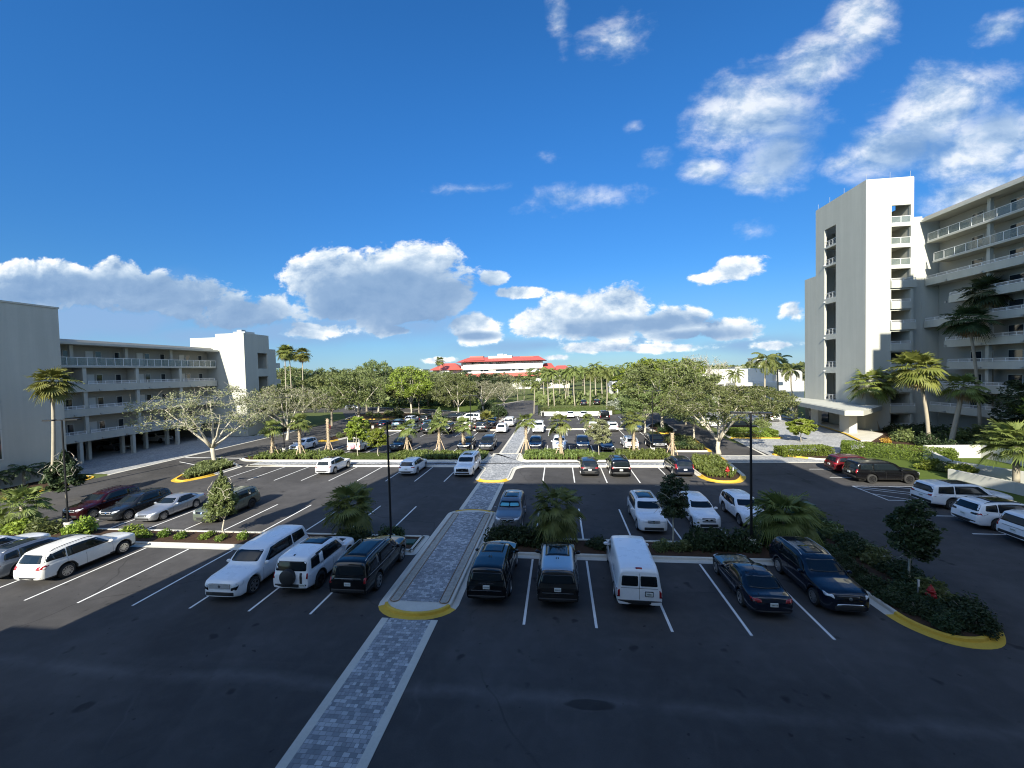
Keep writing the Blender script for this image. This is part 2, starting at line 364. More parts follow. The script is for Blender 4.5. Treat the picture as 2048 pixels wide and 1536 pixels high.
def kerb(poly, yellow=None, gutter=.36, h=.15, w=.16, name='kerb'):
    """kerb ring: gutter, face and top; yellow(x, y) says where it is painted"""
    poly = clean(densify(clean(poly), .5)); n = len(poly)
    rings = [(0., .008), (gutter, .022), (gutter+.03, h-.02), (gutter+.06, h), (gutter+w, h), (gutter+w+.01, h-.12)]
    vs = []
    for d, z in rings: vs += [(p.x, p.y, z) for p in (inset(poly, d) if d else poly)]
    mb = MB(); a = sum(poly[i].x*poly[(i+1) % n].y-poly[(i+1) % n].x*poly[i].y for i in range(n))
    fs = []; ms = []
    for k in range(len(rings)-1):
        for i in range(n):
            j = (i+1) % n; q = (k*n+i, k*n+j, (k+1)*n+j, (k+1)*n+i)
            fs.append(q if a > 0 else q[::-1]); m_ = (poly[i]+poly[j])/2
            ms.append(1 if yellow and yellow(m_.x, m_.y) else 0)
    mb.v = vs; mb.f = fs; mb.m = ms
    return struct(name, mb, [M['concrete'], M['yellow']]), inset(poly, gutter+w-.01)
# ================================================================== SETTING
mb = MB(); mb.box(-2500, 2500, -300, 4000, -3, -.05); struct('ground', mb, M['soil'])
# asphalt: car park, left road, right road, far entry road
mb = MB()
mb.flat([(-52.6, -9), (36.5, -9), (36.5, 46.3), (29, 47.6), (27.2, 50), (24.6, 60), (25.2, 76), (27, 90), (22, 104), (12.6, 97), (-5, 97), (-6, 128), (2, 140), (18, 140), (18, 147), (-14, 147), (-22, 128), (-24, 104),
         (-34, 112), (-60, 128), (-95, 128), (-95, 114), (-64, 112), (-54, 96), (-52.6, 80)], 0)
struct('parking_lot', mb, M['asphalt'])
# distant lawns
mb = MB(); mb.flat([(-64, 129), (-36, 115), (-25, 106), (-23, 128), (-24, 150), (-80, 160)], .02); mb.flat([(-4.2, 96.9), (13, 98), (22, 106), (26, 118), (-4, 118)], .02)
lawn = struct('lawn', mb, mat('lawn_grass', fn=varied((.075, .105, .022), .25, .8, 6, 14.), rough=.95, spec=.1))
# painted lines
mb = MB(); LW = .115
def vline(x, y0, y1): mb.strip((x, y0), (x, y1), LW, .006)
for k in range(-5, 6): vline(-27.15+3.1*k, 16.9, 22.94)
for k in range(0, 5): vline(-1.73+3.1*k, 16.9, 22.94)
for k in range(-5, 5): vline(-24.33+3.1*k, 25.95, 31.6)
for k in range(0, 5): vline(-1.74+3.1*k, 25.95, 31.6)
for k in range(-1, 8): vline(-33.43+3.1*k, 39.0, 45)
for k in range(0, 5): vline(-1.77+3.1*k, 39.0, 45)
for k in range(0, 10): vline(-39.6+3.1*k, 53.0, 58.3)
for k in range(0, 5): vline(-1.8+3.1*k, 53.0, 58.3)
for k in range(1, 8): vline(-33.4+3.1*k, 66.9, 73)
for k in range(0, 6): vline(-1.9+3.1*k, 66.9, 73)
for k in range(0, 6): vline(-2.1+3.1*k, 87.5, 93.5)
for y in (44.6, 41.4, 38.5, 34.6, 31.2, 28.05, 24.9, 21.7):
    mb.strip((25.7, y), (31.6, y), LW, .006)
for k, (a, b) in enumerate((((25.8, 37.7), (28.9, 36.0)), ((25.8, 36.25), (27.6, 34.7)), ((25.8, 38.4), (31.5, 35.4)), ((28.6, 38.4), (31.5, 37.0)))): mb.strip(a, b, LW, .0065)
mb.strip((25.75, 38.5), (25.75, 34.6), LW, .0066)
# direction marks on the left road
mb.strip((-47.5, 50.6), (-41.3, 46.4), .16, .006); mb.strip((-50.6, 47.6), (-43.5, 44.6), .16, .006)
mb.strip((-52.4, 50.2), (-41.6, 49.7), .3, .0062)
for i in range(3): mb.strip((.3+3.1*i, 82.6), (1.9+3.1*i, 82.6), .18, .006)
mb.build('road_markings', M['line'])['kind'] = 'structure'
# --- left carport drive in pavers with a concrete edge band
mb = MB(); mb.flat([(-95, 41.2), (-52.75, 41.2), (-52.75, 69), (-58.1, 69), (-58.1, 68.4), (-95, 68.4)], .012); struct('drive', mb, M['paver_drive'])
mb = MB(); mb.box(-52.95, -52.55, 40.8, 74, -.02, .03); struct('edge_band', mb, M['concrete'])
# --- walkway: bands + pavers
mb = MB()
def lane(y0, y1):
    mb.flat([(-7.85, y0), (-5.87, y0), (-5.87, y1), (-7.85, y1)], .010, 1)
    mb.box(-8.16, -7.85, y0, y1, -.05, .016, 0); mb.box(-5.87, -5.56, y0, y1, -.05, .016, 0)
lane(-9, 16.9); lane(31.0, 38.75); lane(52.2, 66.9); lane(66.9, 90)
struct('walkway', mb, [M['concrete'], M['paver']])
def ellipse_boat(cx, hw, y0, y1, tip0, tip1, n=12):
    p = []
    for i in range(n+1):
        a = math.pi+math.pi*i/n; p.append((cx+hw*math.cos(a), y0+tip0*math.sin(a)))
    for i in range(n+1):
        a = math.pi*i/n; p.append((cx+hw*math.cos(a), y1+tip1*math.sin(a)))
    return p
boat = ellipse_boat(-6.86, 1.95, 18.1, 30.0, 1.3, 1.1)
_, inn = kerb(boat, lambda x, y: y < 17.8 or (y > 30.45), gutter=.28)
mb = MB(); mb.flat(inn, .10, 0)
mb.flat([(-7.82, 18.1), (-5.9, 18.1), (-5.9, 30.2), (-7.82, 30.2)], .112, 1)
struct('raised_walkway', mb, [M['concrete'], M['paver']])
mb = MB()
for s in (-1, 1):
    c = -6.86+s*1.22
    mb.flat(rounded([(c-.22, 18.0), (c+.22, 18.0), (c+.22, 29.9), (c-.22, 29.9)], .22), .118, 0)
struct('gravel_strip', mb, M['gravel'])
mb = MB()
for s in (-1, 1):
    c = -6.86+s*1.22
    q = rounded([(c-.22, 18.0), (c+.22, 18.0), (c+.22, 29.9), (c-.22, 29.9)], .22)
    q = [(p[0], p[1], .13) for p in q]; mb.tube(q+[q[0]], .018, 4)
struct('strip_edging', mb, M['rust'])
# --- islands
BEDS = {}
def island(key, poly, yellow=None, fill='mulch', z=.11, **k):
    o, inn = kerb(poly, yellow, **k); BEDS[key] = inn
    mb = MB(); mb.flat(inn, z); struct('planting_bed', mb, M[fill])
island('A1', rounded([(-46.5, 23.0), (-8.84, 23.0), (-8.84, 25.9), (-46.5, 25.9)], [1.4, .3, .3, 1.4]), lambda x, y: x < -45.5)
island('A2', rounded([(-4.88, 23.0), (13.7, 23.0), (13.9, 18.0), (14.9, 16.75), (16.6, 16.75), (18.0, 18.4), (18.25, 30.2), (16.8, 31.6), (14.4, 31.2), (14.1, 25.95), (-4.88, 25.95)],
        [.3, .6, 1.5, 1.2, 1.2, 1.6, 1.5, 1., 1., .5, .3]), lambda x, y: y < 18.9 or y > 30.6)
island('C1', rounded([(-42.2, 38.4), (-40.3, 37.7), (-39.0, 40.2), (-39.1, 45.0), (-44.0, 48.5), (-46.4, 46.4)], [.8, .8, 1., .2, .2, 1.]), lambda x, y: y < 41.2)
island('C2', rounded([(13.55, 42.6), (13.6, 40.3), (14.6, 39.0), (16.6, 39.05), (18.2, 41.2), (19.5, 50.4), (16.4, 50.4), (13.6, 45.2)], [.3, .8, .9, .9, 1.4, .4, .2, .2]), lambda x, y: y < 41.6 or (x > 17.8 and y > 47))
island('D2', rounded([(14.3, 53.3), (19.4, 53.2), (20.4, 64.0), (18.4, 66.2), (14.9, 63.), (14.3, 58)], [.2, 1., 1.2, .9, 1., .3]), lambda x, y: y > 62 or x > 19.0)
island('E2', rounded([(15.8, 68.6), (17.2, 67.2), (20.4, 72), (20.6, 79), (17.5, 80.5), (15.6, 76)], [.8, .8, 1., 1., 1., 1.]), lambda x, y: y < 70)
# sidewalk with walkway head (row C) and the planting behind it
head = [(-38.9, 45.0), (-9.6, 45.0), (-8.75, 44.2), (-8.75, 39.9), (-8.2, 38.95), (-6.86, 38.55), (-5.5, 38.95), (-4.95, 39.9), (-4.95, 44.2), (-4.1, 45.0), (13.5, 45.0), (13.5, 47.6), (-4.3, 47.6), (-5.0, 48.6), (-5.0, 52.4), (-8.9, 52.4), (-8.9, 48.6), (-9.6, 47.6), (-38.9, 47.6)]
o, inn = kerb(rounded(head, [.05, .5, .7, .5, .8, .8, .8, .5, .7, .5, .05, .05, .8, .5, .05, .05, .5, .8, .05]), lambda x, y: y < 39.55, gutter=.30)
mb = MB(); mb.flat(inn, .125); struct('sidewalk', mb, M['paver'])
island('D1', rounded([(-41.2, 47.75), (-9.5, 47.75), (-8.9, 48.6), (-8.9, 51.5), (-9.6, 52.9), (-41.2, 52.9), (-43.5, 51), (-43.5, 49.2)], [.6, .8, .4, .4, .6, .6, .9, .9]))
island('D3', rounded([(-4.4, 47.75), (13.6, 47.75), (13.6, 52.9), (-4.3, 52.9), (-5.0, 51.5), (-5.0, 48.6)], [.6, .2, .2, .6, .4, .4]))
# row E back strips
island('E1', rounded([(-33.5, 73.2), (-11.0, 73.2), (-10.2, 78.5), (-33.5, 77.6)], .8))
island('E3', rounded([(-3.4, 73.2), (15, 73.2), (15, 74.6), (-3.4, 74.6)], .3))
island('E0', rounded([(-40.6, 62.5), (-37.6, 62.0), (-35.6, 72.5), (-36.2, 80.0), (-41.5, 86), (-44.5, 84.5), (-41.6, 74)], [.9, .9, .9, .9, .9, .9, 1.]), lambda x, y: y < 64 or y > 83)
# lawn islands in the far left loop
island('F0', rounded([(-53.0, 93.0), (-33, 92.2), (-31.5, 97.5), (-36, 105), (-49, 110), (-56.5, 106)], 1.6), lambda x, y: y < 94)
island('F1', rounded([(-29.0, 84.5), (-24.6, 84.5), (-22.2, 100), (-25.5, 104), (-28.0, 101)], 1.1), lambda x, y: y < 86)
island('F2', rounded([(-18.4, 79.), (-13.0, 79.0), (-12.4, 92), (-16.5, 93)], 1.0), lambda x, y: y < 80)
# left verge beside the near block
island('V1', rounded([(-56.5, 20), (-52.8, 20), (-52.4, 36), (-53.0, 40.4), (-58.2, 40.8), (-58.2, 20)], [.2, .6, 2.5, 2.2, .2, .2]), lambda x, y: x > -54.5 and y > 31)
island('V2', rounded([(-58.0, 69.4), (-53.0, 69.2), (-53.6, 82), (-58.0, 84)], 1.), lambda x, y: y > 78)
# --- right drop-off in pavers
mb = MB(); mb.flat([(18.7, 47.7), (29.2, 47.7), (29.2, 51.1), (19.2, 51.1)], .012)
struct('crosswalk', mb, M['paver_drive'])
mb = MB(); mb.box(18.5, 29, 47.45, 47.72, -.02, .017); mb.box(19.2, 25.2, 51.1, 51.35, -.02, .017); struct('crosswalk_band', mb, M['concrete'])
mb = MB()
mb.flat([(25.2, 51.1), (29.2, 48.0), (36.2, 48.0), (33.4, 53.2), (38.6, 54.6), (43.2, 62), (44.3, 69), (49, 100), (30, 100), (26.6, 80), (27.5, 73), (25.6, 62)], .014)
struct('drop_off_drive', mb, M['paver_drive'])
mb = MB(); pts = [(33.6, 52.8), (36.6, 54.3), (39.4, 57.0), (41.3, 60.6)]
for a, b in zip(pts, pts[1:]): mb.strip(a, b, .4, .03)
mb.strip((24.7, 51.4), (25.7, 62.2), .32, .02); mb.strip((26.0, 73.5), (27., 82.), .32, .02)
struct('drive_band', mb, M['concrete'])
# raised walk by the tower with an ochre kerb face
mb = MB(); mb.prism([(41.5, 60.5), (42.5, 60), (48.4, 66), (48.4, 88), (45.6, 88), (44.9, 74), (43.4, 66)], -.02, .16, 0)
struct('entrance_walk', mb, M['concrete'])
mb = MB()
for a, b in zip([(41.4, 60.5), (43.3, 66.), (44.8, 74), (45.5, 88)], [(43.3, 66.), (44.8, 74), (45.5, 88), (45.5, 88.2)]): mb.strip(a, b, .42, .165)
struct('entrance_kerb', mb, M['yellow'])
island('H1', rounded([(25.3, 51.4), (29.6, 48.5), (32.6, 49.6), (31.2, 53.6), (27.0, 54.4)], [.6, .5, .8, .8, 1.2]), lambda x, y: x < 28.5 and y < 53.0, gutter=.2)
island('H2', rounded([(25.3, 63.2), (32.4, 62.4), (33.6, 64.2), (31.5, 67.6), (27.0, 68.6), (26.0, 67)], [.6, .9, .9, 1., .6, .6]), lambda x, y: x > 31.5 or y < 63.6, gutter=.3)
# right verge (soil and lawn under the hedge and palms)
mb = MB(); mb.flat([(29.3, 47.4), (33.4, 47.4), (33.0, 42.6), (33.0, 41.9), (32.6, 20), (60, 20), (60, 70), (49, 69.6), (43.6, 62.0), (39.0, 56.2), (33.5, 52.6)], .03)
struct('lawn', mb, lawn.data.materials[0])
mb = MB(); mb.flat([(40, 58), (49.5, 69), (58, 69), (58, 44), (47, 50), (43, 53)], .05); struct('planting_bed', mb, M['mulch'])
mb = MB(); mb.box(32.2, 32.55, 12, 46.6, -.02, .14); mb.box(29.3, 32.55, 46.7, 47.1, -.02, .14); struct('kerb', mb, M['concrete'])
# far kerbs and pale wall head at the end of row F
for pts, yel in (([(-4.6, 97.2), (-4.6, 112), (-2.6, 118)], 0), ([(-64, 128.4), (-36, 114.6), (-25, 105.6)], 0), ([(-22.6, 104), (-21, 127), (-13, 146)], 0)):
    mb = MB()
    for a, b in zip(pts, pts[1:]): mb.strip(a, b, .5, .12); mb.strip(a, b, .9, .03)
    struct('kerb', mb, M['concrete'])
mb = MB(); q = [(-4.4, 96.6), (0, 95.6), (5, 95.4), (9, 95.6), (12.4, 96.6)]
for a, b in zip(q, q[1:]):
    mb.prism([(a[0], a[1]), (b[0], b[1]), (b[0], b[1]+.35), (a[0], a[1]+.35)], 0, 1.0)
tag(mb.build('retaining_wall', M['trim']), 'low white curved retaining wall behind the farthest row of parked cars', 'wall')
# ================================================================== BUILDINGS
def railing(mb, p, q, z0, h, n, kind):
    """white railing from p to q standing on z0; kind 'glass' or 'bars' (glass faces use slot 1)"""
    p = Vector((*p, 0)); q = Vector((*q, 0)); d = (q-p); L = d.length; d.normalize(); nn = Vector((-d.y, d.x, 0)); c = (p+q)/2
    up = Vector((0, 0, 1))
    mb.obox(c+up*(z0+h), d, nn, up, L/2, .035, .03)
    mb.obox(c+up*(z0+.07), d, nn, up, L/2, .02, .025)
    for i in range(n+1):
        mb.obox(p+d*(L*i/n)+up*(z0+h/2), d, nn, up, .032, .03, h/2)
    if kind == 'glass': mb.obox(c+up*(z0+h/2+.02), d, nn, up, L/2, .006, h/2-.07, 1)
    else:
        for k in range(1, 4): mb.obox(c+up*(z0+h*k/4), d, nn, up, L/2, .012, .014)
RM = None
def part(name, mb, mats, parent, **k): return mb.build(name, mats, parent, **k)
def rail_part(parent, segs, kind):
    mb = MB()
    for (p, q, z0, h, n) in segs: railing(mb, p, q, z0, h, n, kind)
    return part('railing', mb, [M['white'], M['railglass']], parent)
# ------------------------------------------------ left condominium
LB = thing('condominium', 'pale four-storey condominium on the left with open galleries over a dark carport', 'building')
FX, BX, Y0, Y1 = -64.0, -66.0, 40.9, 68.5        # slab edge, gallery back wall, ends
Z = [2.92, 6.35, 9.65, 12.95]; RZ = 16.0
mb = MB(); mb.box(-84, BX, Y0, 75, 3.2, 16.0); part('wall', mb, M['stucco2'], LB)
mb = MB(); mb.box(-84, -63.5, Y0-.1, Y1+.1, RZ+.02, RZ+.32); mb.box(-84, -64.8, Y0-.2, Y1+.0, RZ+.33, RZ+.75, 1)
part('roof', mb, [M['stucco'], M['roofflat']], LB)
for i, z in enumerate(Z):
    mb = MB()
    if i == 3: mb.box(-66.4, FX-.05, Y0, Y1, z, z+.22)
    else:
        mb.box(-66.4, FX-.21, Y0, Y1, z, z+.22); mb.box(FX-.2, FX, Y0, Y1, z-.01, z+1.0)
    part('balcony_slab', mb, M['stucco'], LB)
rail_part(LB, [((FX-.1, Y0), (FX-.1, Y1), Z[3]+.22, 1.15, 24)], 'glass')
BAY = [41.2, 47.5, 54.4, 61.5, 68.4]
for i in range(3):
    for a, b in zip(BAY, BAY[1:]): rail_part(LB, [((FX-.1, a+.3), (FX-.1, b-.3), Z[i]+1.0, .42, 6)], 'bars')
    for y in BAY[1:-1]:
        mb = MB(); mb.box(FX-.5, FX-.215, y-.22, y+.22, Z[i]+.23, Z[i+1]-.003); part('column', mb, M['stucco'], LB)
        if i == 2: mb = MB(); mb.box(-65.9, FX-.52, y-.1, y+.1, Z[i]+.23, Z[i+1]-.004); part('screen_wall', mb, M['stucco'], LB)
for y in BAY[1:-1]: mb = MB(); mb.box(FX-1.3, FX-.95, y-1.0, y-.6, Z[3]+.23, RZ); part('column', mb, M['stucco'], LB)
# doors and dark side windows on each gallery
for z in Z:
    for k, a in enumerate(BAY[:-1]):
        zz = z+.24
        for y, w, kind in ((a+1.5, .95, 'door'), (a+2.7, .8, 'window'), (a+5.2, .8, 'window')):
            mb = MB(); mb.box(BX-.02, BX+.04, y, y+w, zz, zz+2.15, 1); mb.box(BX-.02, BX+.055, y+.07, y+w-.07, zz+(.02 if kind == 'door' else .25), zz+2.08, 0)
            part(kind, mb, [M['door'] if kind == 'door' else M['glass'], M['trim']], LB)
# carport: posts, dark inner walls, soffit pipe
for y, x in ((46.55, FX-.3), (53.3, FX-.3), (60.4, FX-.3), (53.4, -66.3), (56.9, -66.3), (60.4, -66.3), (49, -66.3), (64.5, FX-.3)):
    mb = MB(); mb.box(x-.22, x+.22, y-.2, y+.2, .0, 2.94); part('carport_post', mb, M['stucco'], LB)
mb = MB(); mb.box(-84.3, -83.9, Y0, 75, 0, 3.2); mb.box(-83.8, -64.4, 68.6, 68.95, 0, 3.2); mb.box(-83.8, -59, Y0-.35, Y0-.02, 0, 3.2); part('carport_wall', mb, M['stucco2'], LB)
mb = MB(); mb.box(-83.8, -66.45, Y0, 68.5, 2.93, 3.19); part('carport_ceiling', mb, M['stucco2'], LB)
# near block and far stair tower
mb = MB(); mb.box(-84, -58.3, 22, 40.85, 0, 19.65); mb.box(-84.1, -58.22, 21.9, 40.93, 19.66, 19.85)
part('end_block', mb, M['stucco'], LB)
for z in (4.6, 7.9):
    mb = MB(); mb.box(-58.32, -58.24, 33.2, 35.4, z-1.6, z+1.6, 1); mb.box(-58.32, -58.235, 33.35, 35.25, z-1.45, z+1.45, 0); part('window', mb, [M['glass'], M['trim']], LB)
TX = -58.35
mb = MB()
# tower with stair openings in its side wall
def wall_with_holes(mb, axis, c0, c1, a0, a1, z0, z1, holes, mi=0):
    """vertical wall slab between c0..c1 on the thin axis, a0..a1 along, with rectangular holes (a, b, z, Z) stacked in one column"""
    def bx(a, b, z, Z_):
        if b-a < .01 or Z_-z < .01: return
        if axis == 'x': mb.box(c0, c1, a, b, z, Z_, mi)
        else: mb.box(a, b, c0, c1, z, Z_, mi)
    ha = min(h[0] for h in holes); hb = max(h[1] for h in holes)
    bx(a0, ha, z0, z1); bx(hb, a1, z0, z1)
    zz = z0
    for (_, _, za, zb) in sorted(holes, key=lambda h: h[2]): bx(ha, hb, zz, za); zz = zb
    bx(ha, hb, zz, z1)
wall_with_holes(mb, 'x', TX-.3, TX, 68.8, 75.3, 0, 19.4, [(72.1, 74.7, 12.75, 15.8), (72.1, 74.7, 8.2, 11.2), (72.1, 74.7, 4.2, 7.6)])
mb.box(-64.2, TX-.31, 68.8, 69.1, 0, 19.4); mb.box(-64.2, TX-.31, 75.0, 75.3, 0, 19.4); mb.box(-64.2, TX-2.6, 69.11, 74.99, 0, 19.35)
mb.box(TX-2.6, TX-.31, 69.11, 74.99, 19.1, 19.38)
for z in (4.0, 8.0, 12.55): mb.box(TX-2.6, TX-.31, 69.11, 74.99, z-.2, z)
mb.box(-69.5, -64.21, 68.8, 75.3, 0, 18.75)
part('stair_tower', mb, M['stucco'], LB)
mb = MB(); mb.box(-62.0, -59.5, 70.5, 73, 19.4, 19.9); mb.box(-61.6, -60.6, 71, 72, 19.9, 20.3); part('roof_vent', mb, M['galv'], LB)
mb = MB(); mb.box(-70, TX-.05, 75.35, 77.2, 0, 16.7)
for z in (3., 6.3, 9.6, 12.9): mb.box(-68, TX-.06, 77.21, 78.4, z, z+1.0)
part('rear_wing', mb, M['stucco'], LB)
# wall lamps under the parapets
for z in Z[:3]:
    for y in BAY[:-1]:
        for d in (1.6, 4.8):
            mb = MB(); mb.box(FX, FX+.12, y+d-.14, y+d+.14, z+.08, z+.26); part('wall_lamp', mb, M['galv'], LB)
# ------------------------------------------------ right condominium with lift tower
RB = thing('condominium', 'tall pale condominium on the right with a windowless lift tower and long curved-end galleries', 'building')
TX0, TX1, TY0, TY1, TZ = 48.56, 55.35, 69.8, 82.2, 39.45
lv = [35.3-3.27*i for i in range(11)]                # opening heads
hf = [(52.2, 54.95, z-2.75, z) for z in lv]
hs = [(76.7, 79.7, 31.9, 35.1), (76.7, 79.7, 28.6, 31.6), (76.7, 79.7, 22.6, 28.3), (76.7, 79.7, 16.1, 21.7), (76.7, 79.7, 10.2, 15.2), (76.7, 79.7, 4.3, 9.2)]
mb = MB()
wall_with_holes(mb, 'y', TY0, TY0+.35, TX0, TX1, 0, TZ, hf)
wall_with_holes(mb, 'x', TX0, TX0+.35, TY0+.36, TY1, 0, TZ, hs)
mb.box(TX1-.35, TX1, TY0+.36, TY1, 0, TZ-3.9); mb.box(TX1-.35, TX1, TY0+.36, TY0+3, TZ-3.89, TZ); mb.box(TX1-.35, TX1, TY1-3, TY1, TZ-3.89, TZ)
mb.box(TX0+.36, TX1-.36, TY1-.35, TY1, 0, TZ); mb.box(TX0+.36, 52.19, TY0+.36, TY0+6.5, 0, TZ-4.4); mb.box(TX0+2.9, TX1-.36, TY0+6.6, TY1-.36, 0, TZ-4.4)
mb.box(TX0+.02, TX1-.02, TY0+.02, TY1-.02, TZ+.01, TZ+.12)
for z in lv: mb.box(52.2, TX1-.36, TY0+.36, TY0+6.5, z-3.05, z-2.78)
for h in hs: mb.box(TX0+.36, TX0+2.88, 76, 80.4, h[2]-.25, h[2]-.01)
part('lift_tower', mb, M['stucco'], RB)
for z in lv[:4]: rail_part(RB, [((52.2, TY0+.08), (54.95, TY0+.08), z-2.75, 1.05, 2)], 'glass')
for z in lv[3:]:
    mb = MB(); x1 = 55.6 if lv.index(z) % 2 else 54.9
    mb.box(52.05, x1, TY0-.28, TY0-.02, z-3.02, z-1.95); part('parapet', mb, M['stucco'], RB)
    rail_part(RB, [((52.1, TY0-.15), (x1-.05, TY0-.15), z-1.95, .42, 2)], 'bars')
for h in hs: rail_part(RB, [((TX0+.15, h[0]), (TX0+.15, h[1]), h[2], 1.0, 3)], 'bars')
for h in hs[2:]: mb = MB(); mb.lathe([(0, -.1), (.14, -.06), (.14, .1), (0, .14)], (TX0-.14, h[1]-.2, h[3]+.35), 8); part('wall_lamp', mb, M['white'], RB)
for x, y in ((TX0+.2, TY0+.3), (52.1, TY0+.2), (TX1-.3, TY0+.3), (TX0+.2, 75), (TX0+.2, 78.6), (TX0+.2, 81.8)):
    mb = MB(); mb.tube([(x, y, TZ+.1), (x, y, TZ+1.1)], .03, 5); part('lightning_rod', mb, M['galv'], RB)
mb = MB(); mb.box(TX0+.0, TX1, TY1+.02, 85.6, 0, 27.4); part('rear_wing', mb, M['stucco'], RB)
# link wall and galleries along x = 57.5
GX, GB, GY0, GY1 = 57.5, 59.6, 14.0, 70.2
mb = MB(); mb.box(TX1+.01, 57.25, TY0+.9, TY0+1.25, 0, 33.6); mb.box(57.26, 75, TY0+.9, TY0+1.25, 0, 33.3); part('link_wall', mb, M['stucco'], RB)
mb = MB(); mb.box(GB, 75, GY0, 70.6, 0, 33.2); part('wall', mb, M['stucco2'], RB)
mb = MB(); mb.box(56.9, 75, GY0, 70.4, 32.6, 32.95); mb.box(57.1, 75, GY0, 70.3, 32.96, 33.3, 1); part('roof', mb, [M['stucco'], M['roofflat']], RB)
gl = [29.25-3.27*i for i in range(9)]
ends = [70.2, 69.2, 70.4, 66.6, 70.6, 67.2, 66.8, 69.6, 69.6]
for i, z in enumerate(gl):
    mb = MB(); e = ends[i]
    if i < 2: mb.box(GX, GB+.05, GY0, e, z, z+.25)
    else: mb.box(GX+.21, GB+.05, GY0, e-.2, z, z+.25); mb.box(GX, GX+.2, GY0, e, z-.02, z+1.0); mb.box(GX+.21, GB, e-.2, e, z-.02, z+1.)
    part('balcony_slab', mb, M['stucco'], RB)
    zz = z+(.25 if i < 2 else 1.0)
    rail_part(RB, [((GX+.1, GY0+.2), (GX+.1, e-.1), zz, 1.2 if i < 2 else .45, 34)], 'glass' if i < 2 else 'bars')
    for k in range(5):
        y = 62.5-k*9.5
        for dy, w, kind in ((0, 1.0, 'door'), (1.5, 1.6, 'window'), (-3.6, 1.8, 'window'), (-6.0, 1.0, 'door')):
            mb = MB(); a = y+dy; mb.box(GB-.05, GB+.02, a, a+w, z+.26, z+2.55, 1); mb.box(GB-.065, GB+.02, a+.08, a+w-.08, z+.28, z+2.46, 0)
            part(kind, mb, [M['door'] if kind == 'door' else M['glass'], M['trim']], RB)
    for y in (61.7, 52, 42, 32, 22): mb = MB(); mb.box(GX+.5, GX+.95, y-.22, y+.22, z+.26, (gl[i-1] if i else 32.6)-.005); part('column', mb, M['stucco'], RB)
    if i >= 2:
        for y in range(17, 69, 5):
            mb = MB(); mb.box(GX-.13, GX, y-.16, y+.16, z+.08, z+.28); part('wall_lamp', mb, M['galv'], RB)
# near lift tower of the same building (outside the frame; it shades the far tower)
mb = MB(); mb.prism([(44.2, 18), (57.4, 18), (57.4, 27), (44.2, 27)], 0, 39.4); mb.prism([(43.1, 19), (44.19, 19), (44.19, 26.5), (43.1, 26.5)], 0, 37.2); mb.prism([(47, 18.2), (57.2, 18.2), (57.2, 26.8), (47, 26.8)], 39.41, 48.5)
part('near_lift_tower', mb, M['stucco'], RB)
# entrance canopy
mb = MB()
top_ = [(40.3, 61.8), (42.4, 61.3), (49.9, 68.3), (49.9, 69.78), (48.54, 69.78), (48.54, 90), (46, 91), (43.2, 82)]
mb.prism(top_, 3.45, 4.15, bottom=True); mb.prism(inset(top_, .35), 4.16, 4.2)
part('canopy', mb, M['stucco'], RB)
for q in ((44.1, 45.2, 66.6, 68.8), (45.4, 46.0, 76.3, 78.3), (46.0, 46.7, 84.6, 86.2)): mb = MB(); mb.box(*q, .16, 3.44); part('canopy_column', mb, M['trim'], RB)
mb = MB(); mb.box(48.42, 48.55, 73, 75.4, .2, 2.9, 0); part('entrance_door', mb, M['glass'], RB); mb = MB(); mb.box(48.44, 48.55, 78.5, 84, .2, 3.1, 0); part('entrance_door', mb, M['glass'], RB)
def text_mesh(s, size, ext=.01):
    c = bpy.data.curves.new('t', 'FONT'); c.body = s; c.size = size; c.extrude = ext; c.align_x = 'CENTER'; c.align_y = 'CENTER'
    o = bpy.data.objects.new('t', c); COL.objects.link(o); bpy.context.view_layer.update()
    me = bpy.data.meshes.new_from_object(o.evaluated_get(bpy.context.evaluated_depsgraph_get())); bpy.data.objects.remove(o); return me
# ------------------------------------------------ own building behind the viewpoint (throws the big shadow)
OB = thing('apartment_block', 'pale apartment block at the near edge whose stepped roof shades the near car park', 'building')
TT = math.tan(R(SUN_EL)); ca, sa = math.cos(R(SUN_AZ)), math.sin(R(SUN_AZ))
def cast(h, ysh, y0): pass
def hgt(ysh, y0): return (ysh-y0)/ca*TT
fy = -1.6
mb = MB(); mb.box(-24.3, 60, -22, fy, 0, hgt(38.6, fy)); part('wall', mb, M['stucco'], OB)
mb = MB(); mb.box(-25.0, -16.4, -20, fy-.1, 0, hgt(50.9, fy-.1)); part('lift_tower', mb, M['stucco'], OB)
mb = MB(); mb.box(11.0, 17.6, -20, fy-.12, 0, hgt(49.0, fy-.12)); part('lift_tower', mb, M['stucco'], OB)
mb = MB(); mb.box(-27.4, -24.31, -20, fy-.2, 0, hgt(15.05, fy-.2)); part('side_wing', mb, M['stucco'], OB)
